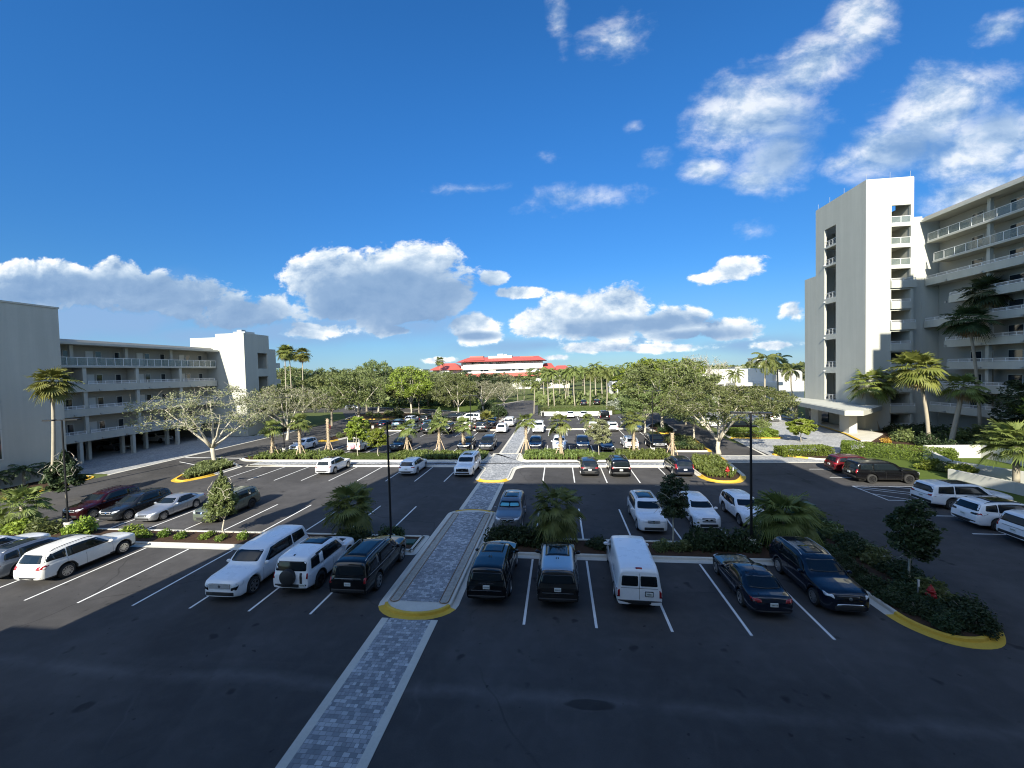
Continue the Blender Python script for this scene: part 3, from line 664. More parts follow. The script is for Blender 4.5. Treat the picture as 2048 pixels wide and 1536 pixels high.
# ------------------------------------------------ red-roofed hotel far off
HB = thing('hotel', 'long white hotel with red tiled roofs in the far distance above the trees', 'building')
HY = 240.
def hx_(u, v):
    d = ray(u, v); t = HY/d.y; return d.x*t, HCAM+d.z*t
def hbox(mb, u0, v0, u1, v1, y0, y1, mi=0):
    x0, z1 = hx_(u0, v0); x1, z0 = hx_(u1, v1); mb.box(x0, x1, HY+y0, HY+y1, z0, z1, mi)
def hroof(mb, u0, v0, u1, v1, ins, y0, y1, mi=0):
    x0, z0 = hx_(u0, v1); x1, _ = hx_(u1, v1); _, z1 = hx_(u0, v0); a = (hx_(u0+ins, v1)[0]-x0)
    ym = HY+(y0+y1)/2
    v = [(x0, HY+y0, z0), (x1, HY+y0, z0), (x1, HY+y1, z0), (x0, HY+y1, z0), (x0+a, ym, z1), (x1-a, ym, z1)]
    mb.add(v, [(0, 1, 5, 4), (1, 2, 5), (2, 3, 4, 5), (3, 0, 4), (3, 2, 1, 0)], mi)
for q in ((920, 726, 1085, 800, 3, 20), (862, 740, 919.9, 800, 4, 18), (1085.1, 738, 1140, 800, 4, 18)): mb = MB(); hbox(mb, *q); part('wall', mb, M['trim'], HB)
mb = MB(); hroof(mb, 912, 715, 1092, 725, 16, -1, 24); part('roof', mb, M['roofred'], HB)
for a, b in ((932, 962), (1036, 1066)):
    mb = MB(); hroof(mb, a-6, 713, b+6, 722, 8, 1, 21); hbox(mb, a+1, 712, b-1, 714, 9, 13); part('roof', mb, M['roofred'], HB)
for q in ((856, 727, 924, 741, 22, 0, 22), (1078, 726, 1112, 738, 10, 1, 21), (1100, 731, 1146, 741, 14, 0, 20)): mb = MB(); hroof(mb, *q); part('roof', mb, M['roofred'], HB)
mb = MB(); hroof(mb, 905, 747, 1088, 755, 2, -4, 8); part('roof', mb, M['roofred'], HB)
mb = MB(); hbox(mb, 972, 711.5, 1021, 718, 8, 14); hbox(mb, 1003, 707, 1010, 711.4, 10, 12, 1); hbox(mb, 990, 706.5, 1002, 711.4, 10, 12, 1); part('plant_room', mb, [M['trim'], M['galv']], HB)
for q in ((925, 730, 1085, 736, 1.6, 2.9), (918, 744.5, 1085, 747.5, 1.4, 2.9), (1062, 757, 1090, 764, -3.4, -3), (905, 758, 990, 762, -3.4, -3)): mb = MB(); hbox(mb, *q); part('balcony', mb, M['white'], HB)
for k, u in enumerate((927, 944, 962, 980, 993, 999, 1005, 1011, 1026, 1047, 1063, 1080)):
    mb = MB(); hbox(mb, u-3.0, 725.4, u+3.0, 730.0, 2.85, 2.99)
    if k % 2 == 0: hbox(mb, u-3, 737.2, u+3, 744, 2.85, 2.99)
    part('window', mb, M['glass'], HB)
for a, b in ((993, 1020), (929, 941), (1074, 1084), (966, 975), (1036, 1046)):
    mb = MB(); hbox(mb, a, 737.2, b, 744, 2.8, 2.985); part('window', mb, M['glass'], HB)
mb = MB(); hbox(mb, 882, 740, 898, 762, 1, 4); part('bay', mb, M['white'], HB)
# ------------------------------------------------ white club house behind the right trees
CB = thing('club_house', 'low white flat-roofed club house behind the oaks on the right', 'building')
CY = 118.
def cx_(u, v): d = ray(u, v); t = CY/d.y; return d.x*t, HCAM+d.z*t
def cbox(mb, u0, v0, u1, v1, y0, y1, mi=0):
    x0, z1 = cx_(u0, v0); x1, z0 = cx_(u1, v1); mb.box(x0, x1, CY+y0, CY+y1, max(z0, 0), z1, mi)
mb = MB(); cbox(mb, 1380, 741, 1568, 768, 6, 30); cbox(mb, 1568, 741, 1640, 764, 8, 30, 1); part('parapet', mb, [M['trim'], M['roofflat']], CB)
mb = MB(); cbox(mb, 1470, 766, 1566, 771, 0, 5.9); part('canopy', mb, M['trim'], CB)
mb = MB(); cbox(mb, 1382, 768.2, 1640, 900, 7, 29); part('wall', mb, M['trim'], CB)
mb = MB(); cbox(mb, 1470, 771.5, 1505, 786, 6.4, 6.99); cbox(mb, 1520, 771.5, 1560, 786, 6.4, 6.99); part('window', mb, M['glass'], CB)
for u in (1408, 1462, 1512): 
    mb = MB(); cbox(mb, u-2, 768.3, u+2, 900, 4, 5.2); part('column', mb, M['trim'], CB)
mb = MB(); cbox(mb, 1405, 739, 1422, 740.9, 12, 16); cbox(mb, 1470, 739.5, 1480, 740.9, 14, 16); part('roof_vent', mb, M['galv'], CB)
# entry portico, mid distance
PB = thing('portico', 'white flat-roofed entry portico among the palms in the far centre', 'building')
CY = 150.
mb = MB(); cbox(mb, 1224, 764.5, 1278, 774, 0, 14); part('roof', mb, M['trim'], PB)
mb = MB(); cbox(mb, 1233, 774.1, 1239, 900, 1, 3); part('column', mb, M['trim'], PB)
mb = MB(); cbox(mb, 1220, 772, 1231, 900, 3, 12); part('wall', mb, M['galv'], PB)
# distant pale roofs right of centre
CY = 330.
for u0, v0, u1, lab in ((822, 740.5, 846, 'small white house far left of the red-roofed hotel'), (1470, 735, 1500, 'distant pale house roof beyond the white club house'), (1514, 717, 1524, 'distant pale tower block top behind the coconut palms at right')):
    hs_ = thing('house', lab, 'house'); mb = MB(); cbox(mb, u0, v0, u1, v0+40, 0, 15); part('wall', mb, M['trim'], hs_)
    mb = MB(); x0, z1 = cx_(u0-1, v0); x1, _ = cx_(u1+1, v0); mb.box(x0, x1, CY-.5, CY+15.5, z1+.01, z1+.5); part('roof', mb, M['roofflat'], hs_)
# ------------------------------------------------ white garden walls on the right
def gwall(name, lab, pts, h, th=.3):
    mb = MB()
    for a, b in zip(pts, pts[1:]):
        a = Vector(a); b = Vector(b); d = (b-a).normalized(); n = Vector((-d.y, d.x))*th/2
        mb.prism([a-n, b-n, b+n, a+n], 0, h)
    tag(mb.build(name, M['trim']), lab, 'wall')
gwall('garden_wall', 'white stepped garden wall behind the lone shrub on the right', [(40.6, 49.6), (38.0, 43.6), (40.5, 38)], 1.15)
gwall('garden_wall', 'taller white garden wall running back from the hedge end', [(40.7, 49.8), (46.5, 50.0), (47, 40)], 1.45)
gwall('garden_wall', 'low front white wall beside the white parked cars on the right', [(35.6, 41.0), (36.6, 36.5), (37.0, 28)], .95)
# ================================================================== VEHICLES
def paint(name, col, metal=0., rough=.28):
    def fn(t, b):     # a little road dust low on the body and on flat tops
        g = t.new('ShaderNodeNewGeometry').outputs['Position']; oi = t.new('ShaderNodeTexCoord').outputs['Object']
        sp = t.new('ShaderNodeSeparateXYZ'); t.l.new(oi, sp.inputs[0])
        d = t.m('MULTIPLY', t.rng(sp.outputs[2], .75, .2), t.m('MULTIPLY_ADD', t.noise(oi, 3., 4, .6), .30 if sum(col) > .5 else .10, .0))
        x = t.mix(d, (*col, 1), (.16, .145, .125, 1)); t.l.new(x, b.inputs['Base Color'])
        t.l.new(t.m('MULTIPLY_ADD', t.noise(oi, 1.7, 4, .6), .16, rough-.08), b.inputs['Roughness'])
    return mat('paint_'+name, col, rough, metal, coat=.7, spec=.25, fn=fn)
PT = dict(white=paint('white', (.74, .75, .76)), pearl=paint('pearl', (.70, .69, .65)), black=paint('black', (.004, .004, .0045), rough=.16), navy=paint('navy', (.005, .008, .017), 0., .18), char=paint('charcoal', (.014, .016, .019), .1, .2),
          silver=paint('silver', (.46, .47, .48), .75, .34), grey=paint('grey', (.20, .21, .225), .6, .34), green=paint('sage', (.115, .13, .10), .3), red=paint('red', (.075, .004, .007), .1), wine=paint('wine', (.022, .003, .004), .1),
          blue=paint('blue', (.16, .26, .34), .5), cream=paint('cream', (.70, .67, .58)), brown=paint('bronze', (.020, .018, .016), .2, .2), steel=paint('steel', (.24, .27, .31), .7, .33))
CM = dict(glass=mat('car_glass', (.008, .012, .015), .05, spec=.4), tyre=mat('tyre', (.018, .018, .018), .85), rim=mat('alloy', (.50, .50, .50), .32, .9), rimd=mat('dark_alloy', (.03, .03, .032), .4, .6),
          plast=mat('black_plastic', (.02, .02, .021), .6), chrome=mat('chrome', (.75, .75, .75), .12, 1.), lamp=mat('head_lamp', (.62, .65, .68), .10, spec=.9), tail=mat('tail_lamp', (.26, .008, .012), .16, spec=.8),
          plate=mat('plate', (.62, .64, .62), .5), under=mat('underbody', (.010, .010, .010), .9), shade=mat('sun_shade', (.12, .42, .50), .4, .3), pink=mat('tyre_cover', (.62, .25, .30), .6), platek=mat('plate_marks', (.05, .09, .06), .6), bright=mat('bright_trim', (.62, .63, .64), .3, .35), silver=mat('silver_trim', (.42, .43, .44), .35, .8), amber=mat('amber_lamp', (.5, .16, .02), .2), blackp=mat('gloss_black', (.008, .008, .009), .08, spec=.6))
def ip(tab, s, sm=0.):
    x = [a for a, _ in tab]; y = [b for _, b in tab]
    if not sm: return float(np.interp(s, x, y))
    k = np.linspace(-sm, sm, 7); w = np.array([1, 3, 6, 7, 6, 3, 1.]); return float((np.interp(s+k, x, y)*w).sum()/w.sum())
def chaikin(p, n=2):
    for _ in range(n):
        q = [p[0]]
        for a, b in zip(p, p[1:]): q += [(a[0]*.75+b[0]*.25, a[1]*.75+b[1]*.25), (a[0]*.25+b[0]*.75, a[1]*.25+b[1]*.75)]
        p = q+[p[-1]]
    return p
def sstep(x): x = max(0, min(1, x)); return x*x*(3-2*x)
class Body:
    """lofted shell; s runs from the nose (0) to the tail (L); local +y is forward"""
    def __init__(b, P):
        b.P = P; L, Wd = P['L'], P['W']; ax = P['axles']; Rw = P['R']; ra = Rw*1.17
        st = set(np.linspace(0, L, P.get('ns', 56)).round(3))
        st |= {0., .02, .05, .1, .17, L-.17, L-.1, L-.05, L-.02}
        for a in ax: st |= set((a+ra*np.cos(np.linspace(0, math.pi, 11))).round(3))
        st = sorted(x for x in st if 0 <= x <= L); st = [x for i, x in enumerate(st) if i == 0 or x-st[i-1] > .012]
        vs = []; n = None
        for s in st:
            zl = ip(P['low'], s)
            for a in ax:
                if abs(s-a) < ra: zl = max(zl, Rw+math.sqrt(max(0, ra*ra-(s-a)**2)))
            w = ip(P['plan'], s, .03)*Wd/2; zb = ip(P['belt'], s, .05); zt = ip(P['top'], s, P.get('sm', .07)); zb = min(zb, zt-.02); zl = min(zl, zb-.1)
            h = zt-zb; k = sstep((h-.06)/.38); tu = P.get('tumble', .2)
            gb = w-.045; gt = w-tu*min(1, h/.55)
            A = [(w*.90, zb+.35*h), (w*.72, zb+.75*h), (w*.45, zb+.95*h)]; B = [(gb, zb+.03), (gt, zt-.085), (gt-.16, zt-.012)]
            C = [(a[0]*(1-k)+c[0]*k, a[1]*(1-k)+c[1]*k) for a, c in zip(A, B)]
            bl = P.get('bulge', 1.)
            half = [(0, zl), (w*.90, zl), (w*.975, zl+.05), (w*bl, zl+.45*(zb-zl)), (w*.99, zb-.10), (w*.955, zb-.01)]+C+[(0, zt+.012)]
            half = chaikin(half, 2); n = len(half); y = L/2-s
            vs += [(x, y, z) for x, z in half]+[(-x, y, z) for x, z in half[-2:0:-1]]
        m = 2*n-2; fs = [(i*m+j, (i+1)*m+j, (i+1)*m+(j+1) % m, i*m+(j+1) % m) for i in range(len(st)-1) for j in range(m)]
        e = (len(st)-1)*m; fs += [tuple(range(m)), tuple(range(e, e+m))[::-1]]
        b.v = vs; b.f = fs; b.bvh = BVHTree.FromPolygons(vs, fs); b.L = L; b.W = Wd
        if b.bvh.ray_cast(Vector((9, 0, .6)), Vector((-1, 0, 0)))[1] is not None and b.bvh.ray_cast(Vector((9, 0, .6)), Vector((-1, 0, 0)))[1].x < 0: b.f = [f[::-1] for f in fs]
    def hit(b, side, u, v):
        if side in ('l', 'r'):
            sg = 1 if side == 'r' else -1; o, d = Vector((sg*4, u, v)), Vector((-sg, 0, 0))
        elif side == 'f': o, d = Vector((u, 9, v)), Vector((0, -1, 0))
        elif side == 'b': o, d = Vector((u, -9, v)), Vector((0, 1, 0))
        else: o, d = Vector((u, v, 6)), Vector((0, 0, -1))
        loc, nor, _, _ = b.bvh.ray_cast(o, d)
        if loc is None: return None, -d
        if nor.dot(d) > 0: nor = -nor
        return loc, (nor*.6-d*.4).normalized()
    def panel(b, mb, side, poly, off=.006, rad=.05, rings=3, mi=0, skirt=.02):
        poly = [Vector(p) for p in poly]; c = sum(poly, Vector((0, 0)))/len(poly)
        out = clean(rounded(poly, rad, 4), .004) if rad else clean(densify(poly, .15), .004)
        out = clean(densify(out, .12), .004); n = len(out); vs = []; ok = []
        for k in range(-1, rings+1):
            f = 1 if k < 0 else 1-k/(rings+.0)
            for p in out:
                q = c+(p-c)*f; l, nn = b.hit(side, q.x, q.y)
                if l is None:
                    for g in (.97, .94, .9, .85, .8, .7):
                        q2 = c+(q-c)*g; l, nn = b.hit(side, q2.x, q2.y)
                        if l is not None: break
                if l is None: return
                vs.append(l+nn*(off if k >= 0 else -skirt))
        N = rings+2; fs = []
        for k in range(N-1):
            for i in range(n):
                j = (i+1) % n; fs.append((k*n+i, k*n+j, (k+1)*n+j, (k+1)*n+i))
        # orient outward
        o = len(mb.v); mb.add(vs, fs, mi)
        nrm = (vs[n+1]-vs[n]).cross(vs[2*n]-vs[n]); dirv = {'l': Vector((-1, 0, 0)), 'r': Vector((1, 0, 0)), 'f': Vector((0, 1, 0)), 'b': Vector((0, -1, 0)), 't': Vector((0, 0, 1))}[side]
        if nrm.dot(dirv) < 0:
            for i in range(len(mb.f)-len(fs), len(mb.f)): mb.f[i] = mb.f[i][::-1]
    def ribbon(b, mb, side, pts, w=.012, off=.004, mi=0):
        p = [Vector(q) for q in pts]; pp = [p[0]]
        for a, c in zip(p, p[1:]):
            k = max(1, int((c-a).length/.09)); pp += [a+(c-a)*(i/k) for i in range(1, k+1)]
        vs = []
        for i, q in enumerate(pp):
            d = (pp[min(i+1, len(pp)-1)]-pp[max(i-1, 0)]).normalized(); n = Vector((-d.y, d.x))*w/2; pr = []
            for e in (q+n, q-n):
                l, nn = b.hit(side, e.x, e.y); pr.append(None if l is None else l+nn*off)
            if None in pr: continue
            vs += pr
        mb.add(vs, [(2*i, 2*i+1, 2*i+3, 2*i+2) for i in range(len(vs)//2-1)], mi)
WHEELS = {}
def wheel_meshes(Rw, wd, spokes, dark):
    key = (Rw, wd, spokes, dark)
    if key in WHEELS: return WHEELS[key]
    mb = MB(); rr = Rw*.70
    mb.lathe([(rr*.98, -wd*.46), (Rw*.93, -wd*.5), (Rw, -wd*.36), (Rw, wd*.36), (Rw*.93, wd*.5), (rr*.98, wd*.46)], n=28, axis='x', closed=False)
    ty = mb.mesh('tyre', CM['tyre'], True)
    mb = MB(); mb.lathe([(rr*1.0, -wd*.44), (rr*1.0, wd*.46), (rr*.93, wd*.47), (rr*.90, wd*.30), (rr*.5, wd*.16), (0, wd*.15)], n=28, axis='x', mi=1)
    mb.lathe([(rr*1.01, wd*.40), (rr*1.01, wd*.485), (rr*.90, wd*.485), (rr*.89, wd*.36)], n=28, axis='x')
    for i in range(spokes):
        a = 2*math.pi*i/spokes; d = Vector((0, math.cos(a), math.sin(a))); n = Vector((0, -d.z, d.y)); w = .62*rr/spokes+.012
        mb.obox(d*(rr*.52)+Vector((wd*.36, 0, 0)), Vector((1, 0, 0)), d, n, wd*.07, rr*.42, w)
    mb.lathe([(rr*.2, wd*.28), (rr*.2, wd*.44), (0, wd*.45)], n=12, axis='x')
    rm = mb.mesh('rim', [CM['rimd'] if dark else CM['rim'], CM['under']], False); rm.set_sharp_from_angle(angle=R(30))
    WHEELS[key] = (ty, rm); return ty, rm
def make_car(P, col, name, label, cat, loc=(0, 0), rz=0., group=None, detail=2):
    """detail 2: every part; 1: fewer small parts"""
    pm = PT[col]; L, Wd, H = P['L'], P['W'], P['H']; hw = Wd/2; B = Body(P); pol = P.get('roofcol')
    o = thing(name, label, cat, (loc[0], loc[1], 0), rz, group)
    mb = MB(); mb.v = list(B.v); mb.f = list(B.f); mb.m = [0]*len(B.f)
    # lower cladding
    cl = P.get('clad')
    if cl:
        for i, f in enumerate(mb.f):
            zc = sum(mb.v[j][2] for j in f)/len(f); yc = L/2-sum(mb.v[j][1] for j in f)/len(f)
            if zc < cl or any(math.hypot(yc-a, zc-P['R']) < P['R']*1.17+.075 and abs(sum(mb.v[j][0] for j in f)/len(f)) > hw*.8 for a in P['axles']): mb.m[i] = 1
    rb = P.get('roofmat')
    if rb:
        for i, f in enumerate(mb.f):
            zc = min(mb.v[j][2] for j in f); sc = L/2-sum(mb.v[j][1] for j in f)/len(f)
            if zc > H-.16 and P['roof'][0]-.1 < sc < P['roof'][1]+.1: mb.m[i] = 2
    bo = mb.build('body', [pm, CM['plast'], PT.get(rb, pm) if rb else pm], o, auto=42)
    Y = lambda s: L/2-s
    mb = MB(); mb.box(-hw+.27, hw-.27, -L/2+.35, L/2-.35, P['R']*.55, min(.95, H*.5)); mb.build('underbody', CM['under'], o)
    g = P['glass']; wb, wt = g['ws']; bt, bb = g['bw']; zt = lambda s: ip(P['top'], s, .07); zb = lambda s: ip(P['belt'], s, .05)
    # windscreen and rear window
    mb = MB(); tw = hw-P.get('tumble', .2)
    z0, z1 = zt(wb+.10)+.01, zt(wt)-.035
    if P.get('wsz'): z0, z1 = P['wsz']
    wk = P.get('wk', .78); z0 += .015; B.panel(mb, 'f', [(-hw*wk, z0), (hw*wk, z0), (tw-.11, z1), (-tw+.11, z1)], rad=.09, rings=5)
    mb.build('windscreen', CM['glass'], o, smooth=True)
    if P.get('shade'):
        mb = MB()
        for a, c in ((-.98, -.04), (.04, .98)): B.panel(mb, 'f', [(hw*.72*a, z0+.07), (hw*.72*c, z0+.07), ((tw-.16)*c, z1-.10), ((tw-.16)*a, z1-.10)], off=.014, rad=.06, rings=3)
        mb.build('sun_shade', CM['shade'], o, smooth=True)
    mb = MB(); rz0, rz1 = g['rear']
    if P.get('twin_rear'):
        for a, c in ((-.90, -.06), (.06, .90)): B.panel(mb, 'b', [(tw*a, rz0), (tw*c, rz0), ((tw-.05)*c, rz1), ((tw-.05)*a, rz1)], rad=.06, rings=3)
    else: B.panel(mb, 'b', [(-hw*g.get('rwb', .80), rz0), (hw*g.get('rwb', .80), rz0), (tw-.07, rz1), (-tw+.07, rz1)], rad=.08, rings=5)
    mb.build('rear_window', CM['glass'], o, smooth=True)
    # side glass
    for sd_ in ('l', 'r'):
        for pol_ in g['side']:
            mb = MB(); B.panel(mb, sd_, [(Y(s), z) for s, z in pol_], rad=g.get('rad', .06), rings=3, off=.005)
            if mb.v: mb.build('side_window', CM['glass'], o, smooth=True)
    # front: lamps, grille, intake, plate
    zf = P['nose']
    fr = P['front']
    for sg in (-1, 1):
        mb = MB(); B.panel(mb, 'f', [(sg*hw*x, zf+z) for x, z in fr['lamp']], rad=.025, rings=2, off=.01); mb.build('headlight', CM['lamp'], o, smooth=True)
    mb = MB(); x1, ga, gb_ = fr['grille']; B.panel(mb, 'f', [(-hw*x1, zf+ga), (hw*x1, zf+ga), (hw*x1*fr.get('gt', 1.), zf+gb_), (-hw*x1*fr.get('gt', 1.), zf+gb_)], rad=.05, rings=2, off=.008)
    gr = mb.build('grille', CM['blackp'] if fr.get('gcol') != 'paint' else pm, o, smooth=True)
    nb = fr.get('bars', 0)
    if nb:
        mb = MB()
        for i in range(nb): z = zf+ga+(gb_-ga)*(i+.5)/nb; B.ribbon(mb, 'f', [(-hw*x1*.97, z), (hw*x1*.97, z)], fr.get('bw', .018), .016)
        mb.build('grille_bar', CM['bright'], gr)
    if fr.get('emblem'):
        mb = MB(); B.panel(mb, 'f', [(.07*math.cos(a), zf+(ga+gb_)/2+.07*math.sin(a)) for a in np.linspace(0, 2*math.pi, 13)[:-1]], rad=0, rings=2, off=.024); mb.build('emblem', CM['chrome'], gr)
    mb = MB(); x1, ga, gb_ = fr['intake']; B.panel(mb, 'f', [(-hw*x1, ga), (hw*x1, ga), (hw*x1, gb_), (-hw*x1, gb_)], rad=.04, rings=2, off=.006); mb.build('front_bumper', CM['plast'], o, smooth=True)
    if fr.get('skid'):
        mb = MB(); B.ribbon(mb, 'f', [(-hw*.75, ga-.045), (hw*.75, ga-.045)], .05, .012); mb.build('skid_plate', CM['silver'], o)
    # rear: lamps, bumper, plate, trim
    rr = P['rearf']
    for sg in (-1, 1):
        mb = MB(); B.panel(mb, 'b', [(sg*hw*x, z) for x, z in rr['lamp']], rad=.02, rings=2, off=.012)
        if mb.v: mb.build('taillight', CM['tail'] if not rr.get('dark') else CM['blackp'], o, smooth=True)
        if rr.get('wrap'):
            mb = MB(); sd_ = 'r' if sg > 0 else 'l'; za, zc = rr['wrap']; B.panel(mb, sd_, [(-L/2+.06, za), (-L/2+.30, za+.03), (-L/2+.24, zc), (-L/2+.09, zc)], rad=.02, rings=2, off=.008)
            if mb.v: mb.build('taillight', CM['tail'], o, smooth=True)
    mb = MB(); x1, ga, gb_ = rr['bump']; B.panel(mb, 'b', [(-hw*x1, ga), (hw*x1, ga), (hw*x1, gb_), (-hw*x1, gb_)], rad=.04, rings=2, off=.006); mb.build('rear_bumper', CM['plast'], o, smooth=True)
    if rr.get('trim'):
        mb = MB(); z, x1 = rr['trim'][:2]; B.ribbon(mb, 'b', [(-hw*x1, z), (hw*x1, z)], rr['trim'][2] if len(rr['trim']) > 2 else .03, .014); mb.build('tail_trim', CM['tail'] if rr.get('bar') else CM['silver'], o)
    px, pz = rr['plate']; l, nn = B.hit('b', px, pz); mb = MB()
    if l is not None:
        mb.box(px-.155, px+.155, l.y-.035, l.y+.02, pz-.078, pz+.078, 0)
        for i in range(5): mb.box(px-.11+.05*i, px-.085+.05*i, l.y-.037, l.y-.0355, pz-.03, pz+.03, 1)
        mb.build('number_plate', [CM['plate'], CM['platek']], o)
    if P.get('script'):
        txt, size, z = P['script']; me = text_mesh(txt, size, .004); me.materials.append(CM['chrome']); l, nn = B.hit('b', 0, z); q = link('tailgate_lettering', me, o)
        q.rotation_euler = (R(90), 0, 0); q.location = (0, l.y-.018, z); q.scale = (1.25, 1, 1)
    # door cuts, handles, belt trim
    for sd_ in ('l', 'r'):
        mb = MB()
        for s in P['cuts']: B.ribbon(mb, sd_, [(Y(s), P['sill']+.05), (Y(s+P.get('cutd', 0)), zb(s)-.03)], .014, .003)
        B.ribbon(mb, sd_, [(Y(P['cuts'][0]), P['sill']+.05), (Y(P['cuts'][-1]), P['sill']+.05)], .012, .003)
        mb.build('door_gap', CM['under'], o)
        if detail > 1:
            for s in P['handles']:
                mb = MB(); z = zb(s)-P.get('hz', .13); B.ribbon(mb, sd_, [(Y(s), z), (Y(s+.20), z)], .035, .022); mb.build('door_handle', CM['chrome'] if P.get('chromeh') else pm, o)
            if P.get('belttrim'):
                a, c, dz = P['belttrim'][:3]; mb = MB(); B.ribbon(mb, sd_, [(Y(s), zb(s)+dz) for s in np.linspace(a, c, 8)], .022, .012); mb.build('belt_trim', CM['chrome'], o)
    # mirrors
    ms = wb+.42 if not P.get('mir') else P['mir'][0]; mz = zb(ms)+.08 if not P.get('mir') else P['mir'][1]
    for sg in (-1, 1):
        mb = MB(); l, _ = B.hit('r' if sg > 0 else 'l', Y(ms), mz-.05); x = abs(l.x) if l else hw
        mb.lathe([(0, -.075), (.07, -.07), (.105, -.03), (.11, .02), (.085, .06), (0, .08)], (0, 0, 0), 12, 'y')
        mb.v = [(sg*(x+.13)+v[0]*1.15, Y(ms)+v[1]*.9, mz+.03+v[2]*.8) for v in mb.v]
        mb.obox((sg*(x+.03), Y(ms)-.0, mz-.02), Vector((1, 0, 0)), Vector((0, 1, 0)), Vector((0, 0, 1)), .07, .05, .025)
        mb.build('mirror', CM['blackp'] if P.get('dmir') else pm, o, auto=40)
    # roof furniture
    if P.get('rails'):
        a, c, x = P['rails'][:3]; rc = P['rails'][3] if len(P['rails']) > 3 else 'plast'
        for sg in (-1, 1):
            pts = []
            for i, s in enumerate(np.linspace(a, c, 9)):
                l, _ = B.hit('t', sg*x, Y(s)); pts.append((sg*x, Y(s), l.z+(.055 if 0 < i < 8 else -.02)))
            mb = MB(); mb.tube(pts, .02, 6); mb.build('roof_rail', CM[rc], o, smooth=True)
    for (a, c, x) in P.get('sunroof', []):
        mb = MB(); B.panel(mb, 't', [(-x, Y(c)), (x, Y(c)), (x, Y(a)), (-x, Y(a))], rad=.06, rings=3, off=.006); mb.build('sunroof', CM['glass'], o, smooth=True)
    if detail > 1 and P.get('fin'):
        for x in P['fin'][1]:
            l, _ = B.hit('t', x, Y(P['fin'][0])); mb = MB(); mb.add([(x-.02, Y(P['fin'][0])+.1, l.z-.01), (x+.02, Y(P['fin'][0])+.1, l.z-.01), (x+.03, Y(P['fin'][0])-.1, l.z-.01), (x-.03, Y(P['fin'][0])-.1, l.z-.01), (x, Y(P['fin'][0])-.09, l.z+.06)], [(0, 1, 4), (1, 2, 4), (2, 3, 4), (3, 0, 4)]); mb.build('aerial', CM['plast'], o)
    if P.get('spare'):
        rS, dz, mcol = P['spare']; l, _ = B.hit('b', -.06, dz); mb = MB(); mb.lathe([(0, -.19), (rS*.78, -.19), (rS*.97, -.15), (rS, -.07), (rS, .05), (rS*.9, .1)], (-.10, l.y, dz), 26, 'y'); mb.build('spare_wheel', CM[mcol], o, auto=35)
    for q in P.get('patch', []):           # extra flat panels: (name, side list, polygon in (s|x, z), material key or 'paint', offset)
        nm, sides, pl, mk, off = q
        for sd_ in sides:
            mb = MB(); pp = [(Y(s), z) for s, z in pl] if sd_ in 'lrt' and sd_ != 't' else pl
            if sd_ == 't': pp = [(x, Y(s)) for x, s in pl]
            B.panel(mb, sd_, pp, rad=.02, rings=2, off=off)
            if mb.v: mb.build(nm, pm if mk == 'paint' else CM[mk], o, smooth=True)
    ty, rm = wheel_meshes(P['R'], P.get('tw', .25), P.get('spokes', 10), P.get('drim', False))
    for a in P['axles']:
        for sg in (1, -1):
            w = link('wheel', ty, o); w.location = (sg*(hw-.14), Y(a), P['R']); w.rotation_euler = (0, 0, 0 if sg > 0 else math.pi)
            r = link('rim', rm, w)
    return o
def suv(L=4.95, W=1.97, H=1.76, **k):
    """mid-size two-box SUV; k overrides"""
    f = L/4.95; h = H/1.76
    T = lambda l: [(s*f, z*h) for s, z in l]
    P = dict(L=L, W=W, H=H, R=.375, axles=(.93*f, 3.82*f), nose=.95*h, sill=.30,
        low=T([(0, .30), (.25, .22), (.6, .24), (1.3, .26), (3.4, .26), (4.3, .28), (4.75, .30), (4.95, .40)]),
        plan=[(0, .66), (.06*f, .78), (.2*f, .895), (.5*f, .975), (1.2*f, 1.), (3.9*f, 1.), (4.5*f, .975), (4.8*f, .93), (4.9*f, .88), (L, .82)],
        belt=T([(0, .72), (.1, .92), (.5, 1.0), (1.2, 1.05), (2.5, 1.08), (4.2, 1.13), (4.75, 1.08), (4.95, .88)]),
        top=T([(0, .78), (.03, .92), (.1, 1.01), (.3, 1.07), (.8, 1.13), (1.20, 1.165), (1.28, 1.20), (2.0, 1.62), (2.28, 1.71), (2.8, 1.755), (3.7, 1.755), (4.3, 1.715), (4.5, 1.68), (4.62, 1.57), (4.86, 1.16), (4.93, 1.02), (4.95, .88)]),
        roof=(2.4*f, 4.5*f),
        glass=dict(ws=(1.28*f, 2.07*f), bw=(4.55*f, 4.85*f), rear=(1.19*h, 1.58*h),
            side=[T([(1.66, 1.12), (3.77, 1.15), (3.74, 1.645), (2.95, 1.66), (2.26, 1.61)]), T([(3.82, 1.18), (4.48, 1.24), (4.38, 1.55), (3.79, 1.63)])]),
        front=dict(lamp=[(.50, -.10), (.84, -.06), (.86, .06), (.52, .0)], grille=(.46, -.22, .02), bars=2, intake=(.62, .33, .52), skid=1, emblem=1),
        rearf=dict(lamp=[(.56, .98*h), (.90, .96*h), (.90, 1.10*h), (.58, 1.08*h)], bump=(.80, .36, .58), plate=(0, .86*h), wrap=(.96*h, 1.1*h)),
        cuts=(1.55*f, 2.91*f, 3.79*f), handles=(2.62*f, 3.5*f), rails=(2.25*f, 4.4*f, .62), tumble=.20)
    for a, b in k.items():
        if isinstance(b, dict) and isinstance(P.get(a), dict): P[a] = {**P[a], **b}
        else: P[a] = b
    return P
